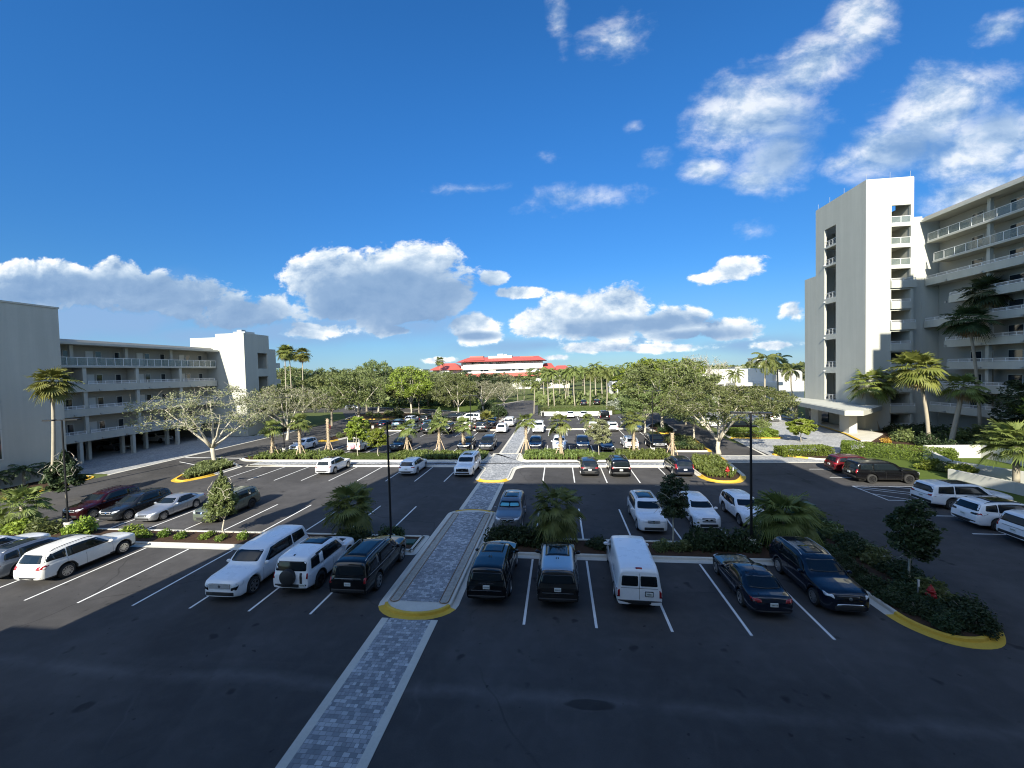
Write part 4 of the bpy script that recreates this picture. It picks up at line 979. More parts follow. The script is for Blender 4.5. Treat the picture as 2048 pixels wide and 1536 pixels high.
def bigsuv(L=5.6, W=2.05, H=1.93, **k):
    """long upright SUV with a flat tail"""
    f = L/5.6; h = H/1.93
    T = lambda l: [(s*f, z*h) for s, z in l]
    P = dict(L=L, W=W, H=H, R=.415, axles=(1.02*f, 4.22*f), nose=1.0*h, sill=.36,
        low=T([(0, .36), (.25, .28), (1.5, .32), (3.6, .32), (4.9, .36), (5.6, .46)]),
        plan=[(0, .74), (.06*f, .84), (.2*f, .93), (.5*f, .985), (1.2*f, 1.), (4.6*f, 1.), (5.3*f, .975), (5.5*f, .95), (L, .92)],
        belt=T([(0, .9), (.1, 1.0), (.5, 1.08), (1.4, 1.13), (3, 1.15), (5.3, 1.19), (5.6, 1.1)]),
        top=T([(0, .98), (.03, 1.06), (.12, 1.13), (.4, 1.17), (1.1, 1.22), (1.32, 1.235), (1.40, 1.27), (2.02, 1.76), (2.26, 1.86), (2.7, 1.92), (4.2, 1.925), (5.1, 1.89), (5.32, 1.85), (5.40, 1.76), (5.55, 1.22), (5.59, 1.1), (5.6, 1.0)]),
        roof=(2.4*f, 5.2*f), wk=.74,
        glass=dict(ws=(1.40*f, 2.12*f), bw=(5.36*f, 5.54*f), rear=(1.28*h, 1.73*h), rwb=.82,
            side=[T([(1.78, 1.19), (4.04, 1.21), (4.03, 1.785), (3.0, 1.79), (2.40, 1.755)]), T([(4.13, 1.23), (5.20, 1.26), (5.10, 1.73), (4.10, 1.78)])]),
        front=dict(lamp=[(.62, -.18), (.90, -.16), (.90, .04), (.64, .02)], grille=(.58, -.26, .04), bars=4, bw=.03, intake=(.72, .40, .58), emblem=1),
        rearf=dict(lamp=[(.80, .92*h), (.92, .92*h), (.90, 1.26*h), (.81, 1.26*h)], bump=(.84, .44, .66), plate=(0, .90*h), trim=(1.06*h, .6)),
        cuts=(1.65*f, 3.05*f, 4.06*f), handles=(2.7*f, 3.72*f), rails=(2.4*f, 5.1*f, .70, 'plast'), tumble=.16)
    for a, b in k.items():
        if isinstance(b, dict) and isinstance(P.get(a), dict): P[a] = {**P[a], **b}
        else: P[a] = b
    return P
def sedan(L=4.88, W=1.84, H=1.45, **k):
    f = L/4.88; h = H/1.45
    T = lambda l: [(s*f, z*h) for s, z in l]
    P = dict(L=L, W=W, H=H, R=.335, axles=(.92*f, 3.74*f), nose=.70*h, sill=.24,
        low=T([(0, .26), (.3, .18), (1.3, .2), (3.4, .2), (4.5, .24), (4.88, .36)]),
        plan=[(0, .66), (.06*f, .78), (.2*f, .88), (.55*f, .965), (1.2*f, 1.), (3.8*f, 1.), (4.4*f, .96), (4.7*f, .90), (4.83*f, .84), (L, .76)],
        belt=T([(0, .52), (.1, .66), (.5, .77), (1.4, .86), (2.5, .89), (4.0, .95), (4.7, .95), (4.88, .72)]),
        top=T([(0, .58), (.03, .68), (.12, .75), (.5, .84), (1.2, .91), (1.46, .94), (1.55, .98), (2.3, 1.34), (2.55, 1.41), (2.9, 1.445), (3.3, 1.43), (3.6, 1.37), (4.25, 1.07), (4.4, 1.035), (4.75, 1.02), (4.83, .95), (4.88, .74)]),
        roof=(2.4*f, 3.6*f),
        glass=dict(ws=(1.55*f, 2.36*f), bw=(3.6*f, 4.2*f), rear=(1.08*h, 1.355*h), rwb=.74, rad=.05,
            side=[T([(1.95, .94), (2.95, .95), (3.98, 1.04), (3.50, 1.315), (2.93, 1.355), (2.50, 1.33)])]),
        front=dict(lamp=[(.46, -.06), (.88, .0), (.88, .08), (.52, .02)], grille=(.40, -.12, .0), bars=1, intake=(.62, .24, .46)),
        rearf=dict(lamp=[(.50, .80*h), (.90, .78*h), (.90, .93*h), (.54, .91*h)], bump=(.76, .28, .44), plate=(0, .72*h), wrap=(.82*h, .94*h)),
        cuts=(1.70*f, 2.89*f, 3.75*f), handles=(2.62*f, 3.5*f), tumble=.24)
    for a, b in k.items():
        if isinstance(b, dict) and isinstance(P.get(a), dict): P[a] = {**P[a], **b}
        else: P[a] = b
    return P
def van(L=5.75, W=2.02, H=2.1, **k):
    P = dict(L=L, W=W, H=H, R=.37, axles=(.85, 4.35), nose=.92, sill=.34,
        low=[(0, .36), (.3, .28), (1.3, .30), (4, .32), (5, .4), (L, .46)],
        plan=[(0, .84), (.06, .90), (.25, .95), (.6, .985), (1.2, 1.), (5.2, 1.), (5.6, .985), (L, .955)],
        belt=[(0, .86), (.1, .98), (.5, 1.08), (1., 1.18), (L-.02, 1.22), (L, 1.22)],
        top=[(0, .92), (.04, 1.02), (.3, 1.12), (.85, 1.24), (.95, 1.28), (1.62, 1.82), (1.9, 2.0), (2.5, 2.085), (L-.5, 2.095), (L-.12, 2.06), (L-.03, 1.98), (L, 1.9)],
        roof=(2, L-.3), sm=.05,
        glass=dict(ws=(.95, 1.72), bw=(L, L), rear=(1.30, 1.76), side=[[(1.45, 1.22), (2.45, 1.22), (2.45, 1.76), (1.95, 1.76)]]),
        twin_rear=1, front=dict(lamp=[(.58, -.2), (.9, -.2), (.9, .02), (.6, .02)], grille=(.54, -.24, .04), bars=3, intake=(.7, .38, .54)),
        rearf=dict(lamp=[(.84, .80), (.965, .80), (.965, 1.14), (.84, 1.14)], bump=(.94, .46, .66), plate=(.42, .96)),
        cuts=(1.40, 2.5, 3.9), handles=(2.2,), tumble=.14, bulge=1.)
    for a, b in k.items():
        if isinstance(b, dict) and isinstance(P.get(a), dict): P[a] = {**P[a], **b}
        else: P[a] = b
    return P
PI = math.pi; UP, DN, RT, LT = 0., PI, -PI/2, PI/2
GA = 'cars in the nearest row'; GB_ = 'cars behind the near planting strip'; GC = 'cars in the middle row'; GD = 'cars behind the palm strip'; GE = 'cars in the far rows'; GR = 'cars along the right edge'
# ---- nearest row
make_car(suv(4.9, 1.95, 1.72, rails=(2.3, 4.3, .62, 'silver')), 'white', 'parked_car', 'white sport utility car at the left edge, third from the empty stalls', 'car', (-34.75, 20.3), UP, GA)
make_car(suv(4.75, 1.88, 1.66, sunroof=[(2.5, 3.9, .52)], rails=(2.3, 4.2, .60, 'silver')), 'steel', 'parked_car', 'steel-grey crossover parked between two white cars at the left edge', 'car', (-31.7, 20.4), UP, GA)
make_car(suv(5.03, 2.0, 1.78, spokes=10, roofmat=None, glass=dict(rwb=.86), rearf=dict(trim=(1.03, .5, .02), lamp=[(.60, .93), (.93, .90), (.93, 1.09), (.64, 1.07)], bump=(.84, .34, .52)), rails=(2.3, 4.5, .66, 'plast'), clad=.40, patch=[('quarter_glass', 'lr', [(4.35, 1.26), (4.80, 1.23), (4.70, 1.52), (4.45, 1.60)], 'glass', .006)]), 'pearl', 'parked_car', 'sunlit white sport utility car seen from behind beside the empty stalls at left', 'car', (-28.75, 20.55), UP+.0, GA)
make_car(bigsuv(5.65, 2.06, 1.92, spokes=6, rails=None, front=dict(lamp=[(.60, -.20), (.95, -.16), (.95, .01), (.62, -.04)], bars=5, bw=.042, grille=(.56, -.26, .0)), belttrim=None, patch=[('lamp_housing', 'f', [(.60, .66), (.86, .68), (.92, .88), (.62, .80)], 'blackp', .012), ('lamp_housing', 'f', [(-.86, .68), (-.60, .66), (-.62, .80), (-.92, .88)], 'blackp', .012), ('bonnet_trim', 'f', [(-.84, .955), (.84, .955), (.84, .985), (-.84, .985)], 'chrome', .012)]), 'white', 'parked_car', 'long white sport utility car facing the camera with barred chrome grille beside the empty stalls', 'car', (-16.65, 20.2), DN, GA)
make_car(bigsuv(4.75, 2.0, 1.97, R=.41, axles=(.92, 3.72), spare=(.40, 1.02, 'plast'), spokes=6, drim=True, sunroof=[(1.95, 3.05, .66)], rails=None, tumble=.14, clad=.42, handles=(2.3, 3.1), fin=(4.3, (0,)),
    patch=[('pillar_panel', 'lr', [(3.40, 1.24), (3.72, 1.24), (3.70, 1.74), (3.38, 1.76)], 'paint', .012), ('roof_window', 'lr', [(2.8, 1.80), (3.9, 1.80), (3.9, 1.86), (2.8, 1.86)], 'glass', .008), ('bonnet_panel', 't', [(.25, .55), (.62, .55), (.62, 1.05), (.25, 1.05)], 'plast', .008), ('bonnet_panel', 't', [(-.62, .55), (-.25, .55), (-.25, 1.05), (-.62, 1.05)], 'plast', .008), ('tailgate_strip', 'b', [(.50, .62), (.62, .62), (.62, 1.22), (.50, 1.22)], 'plast', .014)],
    rearf=dict(lamp=[(.84, .95), (.92, .95), (.90, 1.2), (.84, 1.2)], trim=None, dark=0, plate=(.62, .62)), glass=dict(rear=(1.30, 1.74))), 'white', 'parked_car', 'boxy white off-road car with a black spare wheel on its tail', 'car', (-13.5, 20.55), UP, GA)
make_car(bigsuv(5.35, 2.03, 1.94, spokes=6, belttrim=(2.0, 5.0, -.01), rails=(2.4, 4.9, .72, 'silver'), sunroof=[(2.4, 4.6, .60)], script=('EXPEDITION', .085, 1.13), rearf=dict(trim=(1.17, .66, .02), lamp=[(.80, .95), (.92, .95), (.90, 1.20), (.81, 1.20)])), 'black', 'parked_car', 'long black sport utility car with silver window trim beside the raised walkway', 'car', (-10.35, 20.6), UP, GA)
RR = dict(R=.40, rails=None, script=('RANGE ROVER', .085, 1.16), roofmat='black', tumble=.22, fin=(3.75, (-.05, .05)), glass=dict(rwb=.80, rear=(1.24, 1.60)), rearf=dict(dark=1, lamp=[(.80, .84), (.93, .84), (.93, 1.24), (.82, 1.24)], trim=(.84, .70, .03), plate=(0, 1.0), bump=(.86, .34, .60)), handles=(), clad=.36)
make_car(bigsuv(5.05, 2.03, 1.86, **{**RR, 'sunroof': [(2.1, 3.3, .56)]}), 'black', 'parked_car', 'all-black luxury sport utility car just right of the raised walkway', 'car', (-3.55, 20.5), UP, GA)
make_car(bigsuv(5.05, 2.03, 1.86, **{**RR, 'roofmat': 'silver', 'script': None, 'sunroof': [(2.0, 3.5, .60)]}), 'brown', 'parked_car', 'dark bronze sport utility car with a pale roof and glass panel beside the white van', 'car', (-.25, 20.5), UP, GA)
make_car(van(patch=[('roof_lamp', 't', [(-.14, 5.6), (.14, 5.6), (.14, 5.67), (-.14, 5.67)], 'tail', .02), ('door_seam', 'b', [(-.006, .70), (.006, .70), (.006, 1.88), (-.006, 1.88)], 'under', .006), ('plate_frame', 'b', [(.24, .84), (.60, .84), (.60, 1.08), (.24, 1.08)], 'blackp', .012), ('door_seam', 'b', [(-.80, 1.20), (.80, 1.20), (.80, 1.212), (-.80, 1.212)], 'under', .006)]), 'white', 'parked_van', 'white cargo van with two black rear windows', 'van', (3.45, 20.85), UP-.03, GA)
make_car(sedan(4.9, 1.87, 1.43, belttrim=(2.0, 3.9, .0), R=.35, spokes=5), 'navy', 'parked_car', 'dark navy saloon with chrome window arc seen from behind, right of an empty stall', 'car', (8.95, 20.4), UP, GA)
make_car(suv(5.0, 1.98, 1.78, belttrim=(2.0, 4.3, .02), rails=(2.3, 4.5, .66, 'silver'), front=dict(lamp=[(.62, -.14), (.90, -.10), (.90, .03), (.64, .0)], grille=(.50, -.26, .0), bars=0), sunroof=[(2.4, 3.2, .42)],
    patch=[('grille_trim', 'f', [(-.55, .54), (.55, .54), (.50, .60), (-.50, .60)], 'chrome', .02)]), 'navy', 'parked_car', 'dark blue sport utility car facing the camera beside the long hedge island', 'car', (12.25, 20.9), DN, GA)
# ---- row behind the near strip, noses to the camera
make_car(suv(4.95, 1.96, 1.76), 'wine', 'parked_car', 'dark red sport utility car half hidden by the lamp post and shrubs at left', 'car', (-38.4, 29.3), DN, GB_)
make_car(suv(4.75, 1.9, 1.64, sunroof=[(2.6, 3.4, .45)]), 'char', 'parked_car', 'charcoal crossover between the dark red car and the silver saloon', 'car', (-35.0, 29.1), DN, GB_)
make_car(sedan(4.9, 1.85, 1.45, spokes=10), 'silver', 'parked_car', 'silver saloon parked in sunlight behind the low shrubs at left', 'car', (-31.9, 29.2), DN, GB_)
make_car(suv(5.0, 1.99, 1.77, clad=.42, drim=True, rails=(2.3, 4.5, .66, 'plast'), front=dict(lamp=[(.60, -.10), (.86, -.08), (.86, .03), (.62, .02)], grille=(.50, -.12, .02), intake=(.80, .36, .60), bars=0)), 'green', 'parked_car', 'sage green sport utility car behind the conical sapling', 'car', (-26.9, 29.3), DN, GB_)
make_car(suv(4.85, 1.95, 1.72, shade=1, rails=(2.2, 4.3, .64, 'silver'), sunroof=[(2.4, 3.6, .52)]), 'grey', 'parked_car', 'grey crossover with a pale blue sun shade behind its windscreen', 'car', (-3.7, 29.1), DN, GB_)
make_car(suv(4.95, 1.98, 1.76, sunroof=[(2.4, 3.8, .55)], rails=(2.3, 4.4, .64, 'silver'), front=dict(lamp=[(.40, -.12), (.90, -.08), (.90, .02), (.42, -.02)], grille=(.40, -.16, .0), bars=3)), 'white', 'parked_car', 'white sport utility car with glass roof behind the dark round sapling', 'car', (6.0, 29.2), DN, GB_)
make_car(suv(4.45, 1.84, 1.62, R=.34, rails=None), 'white', 'parked_car', 'white rounded crossover behind the low hedge, left of the right lamp post', 'car', (9.7, 29.7), DN, GB_)
make_car(suv(4.5, 1.85, 1.64, R=.35, rails=None, clad=.38), 'white', 'parked_car', 'white crossover mostly hidden behind the right lamp post and bushy palm', 'car', (13.0, 30.2), DN, GB_)
# ---- middle row
make_car(suv(4.75, 1.92, 1.68, rails=(2.2, 4.2, .62, 'silver'), sunroof=[(2.3, 3.4, .5)], rearf=dict(lamp=[(.55, .93), (.93, .90), (.93, 1.06), (.58, 1.02)])), 'white', 'parked_car', 'white crossover with roof rails in the middle row, leftmost parked there', 'car', (-26.0, 43.2), UP, GC)
make_car(suv(4.65, 1.90, 1.66, R=.36, rails=None), 'white', 'parked_car', 'plain white crossover in the middle row between two empty stalls', 'car', (-16.4, 43.1), UP, GC)
make_car(bigsuv(5.4, 2.06, 1.95, rails=(2.3, 5.0, .72, 'silver'), sunroof=[(2.5, 3.4, .5)], front=dict(lamp=[(.74, -.36), (.93, -.36), (.93, .02), (.76, .0)], grille=(.66, -.34, .0), bars=0, gt=.94), patch=[('grille_trim', 'f', [(-.70, .62), (.70, .62), (.64, .56), (-.64, .56)], 'chrome', .012)]), 'white', 'parked_car', 'large white sport utility car facing the camera with a broad black grille by the walkway', 'car', (-10.15, 43.0), DN, GC)
make_car(suv(4.6, 1.88, 1.66, R=.36, rails=None, rearf=dict(bump=(.84, .40, .66))), 'char', 'parked_car', 'small dark crossover in the middle row, nearest right of the walkway', 'car', (2.95, 43.1), UP, GC)
make_car(bigsuv(5.1, 2.0, 1.84, sunroof=[(2.3, 3.9, .58)], rails=(2.3, 4.6, .68, 'silver'), rearf=dict(lamp=[(.72, .98), (.92, .98), (.90, 1.15), (.74, 1.15)], trim=(1.10, .95, .04))), 'black', 'parked_car', 'large black sport utility car with red tail lamps in the middle row', 'car', (6.0, 43.0), UP, GC)
make_car(suv(4.95, 1.93, 1.76, rails=(2.2, 4.4, .62, 'silver'), rearf=dict(lamp=[(.76, .86), (.95, .86), (.93, 1.36), (.80, 1.36)])), 'navy', 'parked_car', 'dark estate-like crossover with tall red tail lamps beside the hydrant island', 'car', (12.2, 43.2), UP, GC)
# ---- beyond the palm strip
P_sn, P_sb, P_sed, P_bg = suv(4.8, 1.93, 1.70, ns=40), suv(4.7, 1.9, 1.66, ns=40, rails=None), sedan(ns=40), bigsuv(5.3, 2.03, 1.90, ns=40)
def far(P, c, lab, x, y, rz, g=GD, cat='car', name='parked_car', d=1): return make_car(P, c, name, lab, cat, (x, y), rz, g, d)
far(P_sb, 'white', 'white crossover behind the palm strip beside the left lamp post', -38.4, 55.9, DN)
vn = van(5.95, 2.03, 2.7, ns=40, spare=(.36, 1.0, 'pink'), twin_rear=0, glass=dict(rear=(1.5, 2.1), side=[[(1.45, 1.25), (2.45, 1.25), (2.45, 1.85), (1.95, 1.85)], [(4.2, 1.35), (5.3, 1.35), (5.3, 1.95), (4.2, 1.95)]]),
    top=[(0, .92), (.04, 1.02), (.3, 1.12), (.85, 1.24), (.95, 1.28), (1.7, 2.0), (2.1, 2.5), (2.7, 2.66), (5.4, 2.68), (5.8, 2.62), (5.93, 2.5), (5.95, 2.3)])
far(vn, 'cream', 'tall cream camper van with a pink spare wheel cover', -28.9, 56.0, UP, cat='van', name='parked_van')
far(P_sn, 'char', 'dark crossover right of the camper van behind two saplings', -23.2, 56.2, DN)
far(P_sn, 'black', 'black crossover behind the lamp post, second left of the walkway', -13.3, 56.0, DN)
far(bigsuv(5.2, 2.0, 1.85, ns=40, belttrim=(2, 4.8, -.01)), 'char', 'dark sport utility car behind the palm strip, nearest left of the walkway', -10.2, 56.1, DN)
far(P_sb, 'navy', 'navy crossover behind the first palm right of the walkway', -3.4, 56.2, DN)
far(P_sn, 'white', 'white crossover facing the camera behind the second palm right of the walkway', -.1, 56.2, DN)
far(P_sn, 'navy', 'dark navy sport utility car facing the camera between two palms', 3.1, 56.3, DN)
far(sedan(4.5, 1.85, 1.36, ns=40, R=.34), 'navy', 'low navy coupe behind the slender sapling', 6.3, 55.8, DN)
far(P_sb, 'white', 'white crossover seen from behind through the palm strip at right', 9.6, 57.0, UP)
far(P_bg, 'black', 'black sport utility car with bright grille at the right end of the palm strip', 13.0, 56.6, DN)
# ---- far rows
far(P_bg, 'black', 'black truck-like car, left of a pair beyond the palm strip', -23.7, 71.6, UP, GE)
far(P_bg, 'black', 'black truck-like car, right of a pair beyond the palm strip', -20.2, 71.6, UP, GE)
far(P_sb, 'cream', 'cream car partly hidden between two dark cars in the far left rows', -17.2, 74.5, UP, GE)
far(P_bg, 'char', 'dark green-grey car behind the yellow-green palm tuft', -14.2, 73.2, UP, GE)
far(P_sn, 'white', 'white sport utility car seen from behind next to the far end of the walkway', -10.3, 71.8, UP, GE)
far(P_bg, 'white', 'white truck-like car standing just beyond the white car at the walkway end', -9.9, 79.6, UP, GE)
far(P_sb, 'steel', 'silver car beyond the twin saplings in the far left rows', -27.2, 71.8, UP, GE)
far(P_bg, 'white', 'white sport utility car facing the camera right of the far walkway', -3.75, 71.6, DN, GE)
far(P_sb, 'black', 'black car half hidden behind the second palm right of the walkway', -.2, 71.6, DN, GE)
far(P_sb, 'white', 'white car screened by a flowering sapling in the far right row', 5.9, 73.0, UP, GE)
far(suv(4.6, 1.9, 1.66, ns=40, sunroof=[(2.2, 3.6, .5)]), 'white', 'white crossover with dark roof panel in the far right row', 9.2, 72.6, UP, GE)
far(P_sed, 'silver', 'silver saloon behind the palm at the right end of the far row', 13.3, 72.6, DN, GE)
far(P_sed, 'white', 'white saloon by the curved white wall, left of two', 2.5, 93.0, UP, GE)
far(P_sed, 'white', 'white saloon by the curved white wall, right of two', 5.5, 93.0, UP, GE)
far(van(5.2, 2., 2.0, ns=40), 'black', 'black passenger van in the farthest row', 9.5, 88.0, UP, GE, 'van', 'parked_van')
far(P_sn, 'white', 'white crossover under the oaks in the far left bays', -33.0, 86.5, UP, GE)
far(P_bg, 'black', 'black car under the oaks beside the white crossover in the far left bays', -29.6, 86.9, UP, GE)
far(P_sed, 'blue', 'pale blue saloon behind the twin saplings', -26.8, 80.0, UP, GE)
far(P_sb, 'blue', 'pale blue crossover in the far left bays', -33.4, 80.5, UP, GE)
far(P_sed, 'navy', 'dark saloon beside the pale blue crossover in the far left bays', -36.6, 80.6, UP, GE)
far(P_sed, 'silver', 'greenish silver saloon left of the black truck-like pair', -24.2, 78.2, UP, GE)
far(P_bg, 'white', 'white open-topped off-road car on the grass-edged bay', -20.0, 87.5, LT, GE)
far(P_bg, 'black', 'black off-road car left of the white open-topped one', -24.0, 88.8, LT, GE)
far(P_sn, 'navy', 'dark blue car beyond the white open-topped off-road car', -17.6, 95.5, LT, GE)
far(P_sb, 'black', 'black car in the shade of the dark shrubs left of the far walkway', -13.6, 80.2, DN, GE)
far(P_sb, 'silver', 'silver car driving on the far left loop road', -64.5, 119, RT, GE)
far(P_sed, 'black', 'black saloon on the far entry road beside the palm trunks', -3.5, 139, LT, GE)
far(P_sb, 'navy', 'dark car under the coconut palms, left of two', 7.4, 124.5, UP, GE)
far(P_sb, 'black', 'dark car under the coconut palms, right of two', 11.5, 126, UP, GE)
# ---- right edge
far(P_sb, 'white', 'white crossover under the oak beside the right road', 27.6, 75.5, RT, GR)
far(P_bg, 'black', 'black truck-like car with its tail in the shade under the oak on the right road', 29.5, 69.8, RT, GR)
far(P_sn, 'white', 'white car waiting under the entrance canopy', 41.0, 83.5, UP, GR)
make_car(suv(4.85, 1.93, 1.72), 'red', 'parked_car', 'shiny red sport utility car next to the black one at right', 'car', (29.4, 43.6), RT, GR)
make_car(bigsuv(5.3, 2.04, 1.92, drim=True, spokes=6, belttrim=(3.0, 4.2, -.01), rails=(2.4, 4.9, .72, 'plast')), 'black', 'parked_car', 'black sport utility car with black wheels in the sun at right', 'car', (29.3, 40.3), RT, GR)
make_car(bigsuv(5.4, 2.03, 1.86, sunroof=[(2.3, 3.9, .58)], rails=None, rearf=dict(lamp=[(.55, 1.0), (.95, 1.0), (.95, 1.14), (.55, 1.1)])), 'white', 'parked_car', 'long white sport utility car beside the hatched bay at right', 'car', (29.8, 33.4), RT, GR)
make_car(suv(5.1, 2.0, 1.78, sunroof=[(2.3, 4.0, .58)], rails=(2.3, 4.5, .66, 'plast'), rearf=dict(lamp=[(.45, .98), (.95, .96), (.95, 1.10), (.48, 1.08)], dark=1)), 'white', 'parked_car', 'white sport utility car in the middle of the three white ones at right', 'car', (29.0, 29.5), RT, GR)
make_car(bigsuv(5.2, 2.0, 1.86, rails=(2.3, 4.8, .7, 'silver')), 'white', 'parked_car', 'white sport utility car nearest the camera at the right edge', 'car', (29.1, 26.6), RT, GR)
# ---- cars inside the left carport
for i, (x, y, c, lab) in enumerate(((-71.0, 56.0, 'silver', 'silver car in the dark carport seen between two posts'), (-71.2, 47.0, 'char', 'dark car deep in the left carport'), (-71.0, 63.0, 'white', 'white car deep in the right end of the carport'))):
    far(P_sed if i == 0 else P_sb, c, lab, x, y, RT, 'cars in the carport')
# ================================================================== VEGETATION
def leafmat(name, c1, c2, trans=.25, rough=.55):
    m = bpy.data.materials.new(name); m.use_nodes = True; t = NT(m.node_tree); b = t.n['Principled BSDF']
    oi = t.new('ShaderNodeObjectInfo'); g = t.new('ShaderNodeNewGeometry')
    r1 = g.outputs['Random Per Island']; n = t.noise(g.outputs['Position'], .55, 3, .6)
    f = t.m('ADD', t.m('MULTIPLY', r1, .45), t.m('MULTIPLY_ADD', n, 1.1, -.26), clamp=True)
    c = t.mix(f, (*c1, 1), (*c2, 1))
    h = t.new('ShaderNodeHueSaturation'); t.l.new(c, h.inputs['Color']); t.l.new(t.m('MULTIPLY_ADD', oi.outputs['Random'], .030, .485), h.inputs['Hue']); t.l.new(t.m('MULTIPLY_ADD', oi.outputs['Random'], .4, .8), h.inputs['Value'])
    b.inputs['Roughness'].default_value = rough; b.inputs['Specular IOR Level'].default_value = .35
    t.l.new(h.outputs[0], b.inputs['Base Color'])
    tr = t.new('ShaderNodeBsdfTranslucent'); t.l.new(h.outputs[0], tr.inputs[0]); mx = t.new('ShaderNodeMixShader'); mx.inputs[0].default_value = trans
    t.l.new(b.outputs[0], mx.inputs[1]); t.l.new(tr.outputs[0], mx.inputs[2]); t.l.new(mx.outputs[0], t.n['Material Output'].inputs[0]); return m
LM = dict(oak=leafmat('oak_leaf', (.072, .098, .030), (.185, .215, .072)), silver=leafmat('silver_leaf', (.12, .135, .06), (.27, .275, .15)), bright=leafmat('bright_leaf', (.095, .145, .02), (.27, .33, .045)),
    dark=leafmat('dark_leaf', (.020, .038, .014), (.058, .085, .030)), palm=leafmat('palm_leaf', (.07, .10, .022), (.20, .225, .06)), palmy=leafmat('palm_leaf_yellow', (.085, .11, .02), (.21, .215, .05)), dry=leafmat('dry_frond', (.24, .17, .075), (.38, .29, .14)),
    hedge=leafmat('hedge_leaf', (.06, .10, .015), (.17, .23, .03)), grass=leafmat('grass_blade', (.05, .08, .018), (.13, .17, .035)), fern=leafmat('fern_leaf', (.06, .095, .02), (.19, .235, .055)), grey=leafmat('grey_leaf', (.20, .23, .18), (.34, .37, .29)), flower=mat('flower', (.75, .62, .6), .6), croton=leafmat('croton_leaf', (.35, .10, .03), (.5, .35, .05)))
BK = dict(pale=mat('pale_bark', fn=varied((.40, .365, .29), .3, 1.5, 6, 12.), rough=.9, bump=.6, bscale=16), oak=mat('oak_bark', fn=varied((.20, .175, .135), .35, 1.5, 6, 14.), rough=.95, bump=.7, bscale=16), palm=mat('palm_bark', fn=varied((.30, .265, .20), .25, 1.2, 5, 20.), rough=.9, bump=.5, bscale=12), boot=mat('booted_trunk', fn=varied((.33, .26, .175), .35, 2.5, 5, 14.), rough=.9))
def cards(ctr, sx, sy, rng, flat=.0, dirs=None):
    """leaf-sized rhombic faces at the given centres"""
    n = len(ctr); a = rng.normal(size=(n, 3)) if dirs is None else dirs+rng.normal(size=(n, 3))*.35
    if flat: a[:, 2] *= (1-flat)
    a /= np.linalg.norm(a, axis=1)[:, None]+1e-9; b = rng.normal(size=(n, 3)); b -= a*(a*b).sum(1)[:, None]; b /= np.linalg.norm(b, axis=1)[:, None]+1e-9
    k = rng.uniform(.7, 1.3, (n, 1)); a = a*k*sx; b = b*k*sy
    v = np.stack([ctr-a, ctr-b*.9+a*.1, ctr+a, ctr+b*.9+a*.1], 1).reshape(-1, 3); f = np.arange(4*n).reshape(n, 4); return v, f
def np_mesh(name, v, f, m, extra=None):
    me = bpy.data.meshes.new(name); n = len(f); me.vertices.add(len(v)); me.vertices.foreach_set('co', np.asarray(v, np.float32).ravel())
    me.loops.add(n*4); me.loops.foreach_set('vertex_index', np.asarray(f, np.int32).ravel()); me.polygons.add(n); me.polygons.foreach_set('loop_start', np.arange(0, 4*n, 4, dtype=np.int32)); me.materials.append(m); me.update(); me.validate(); return me
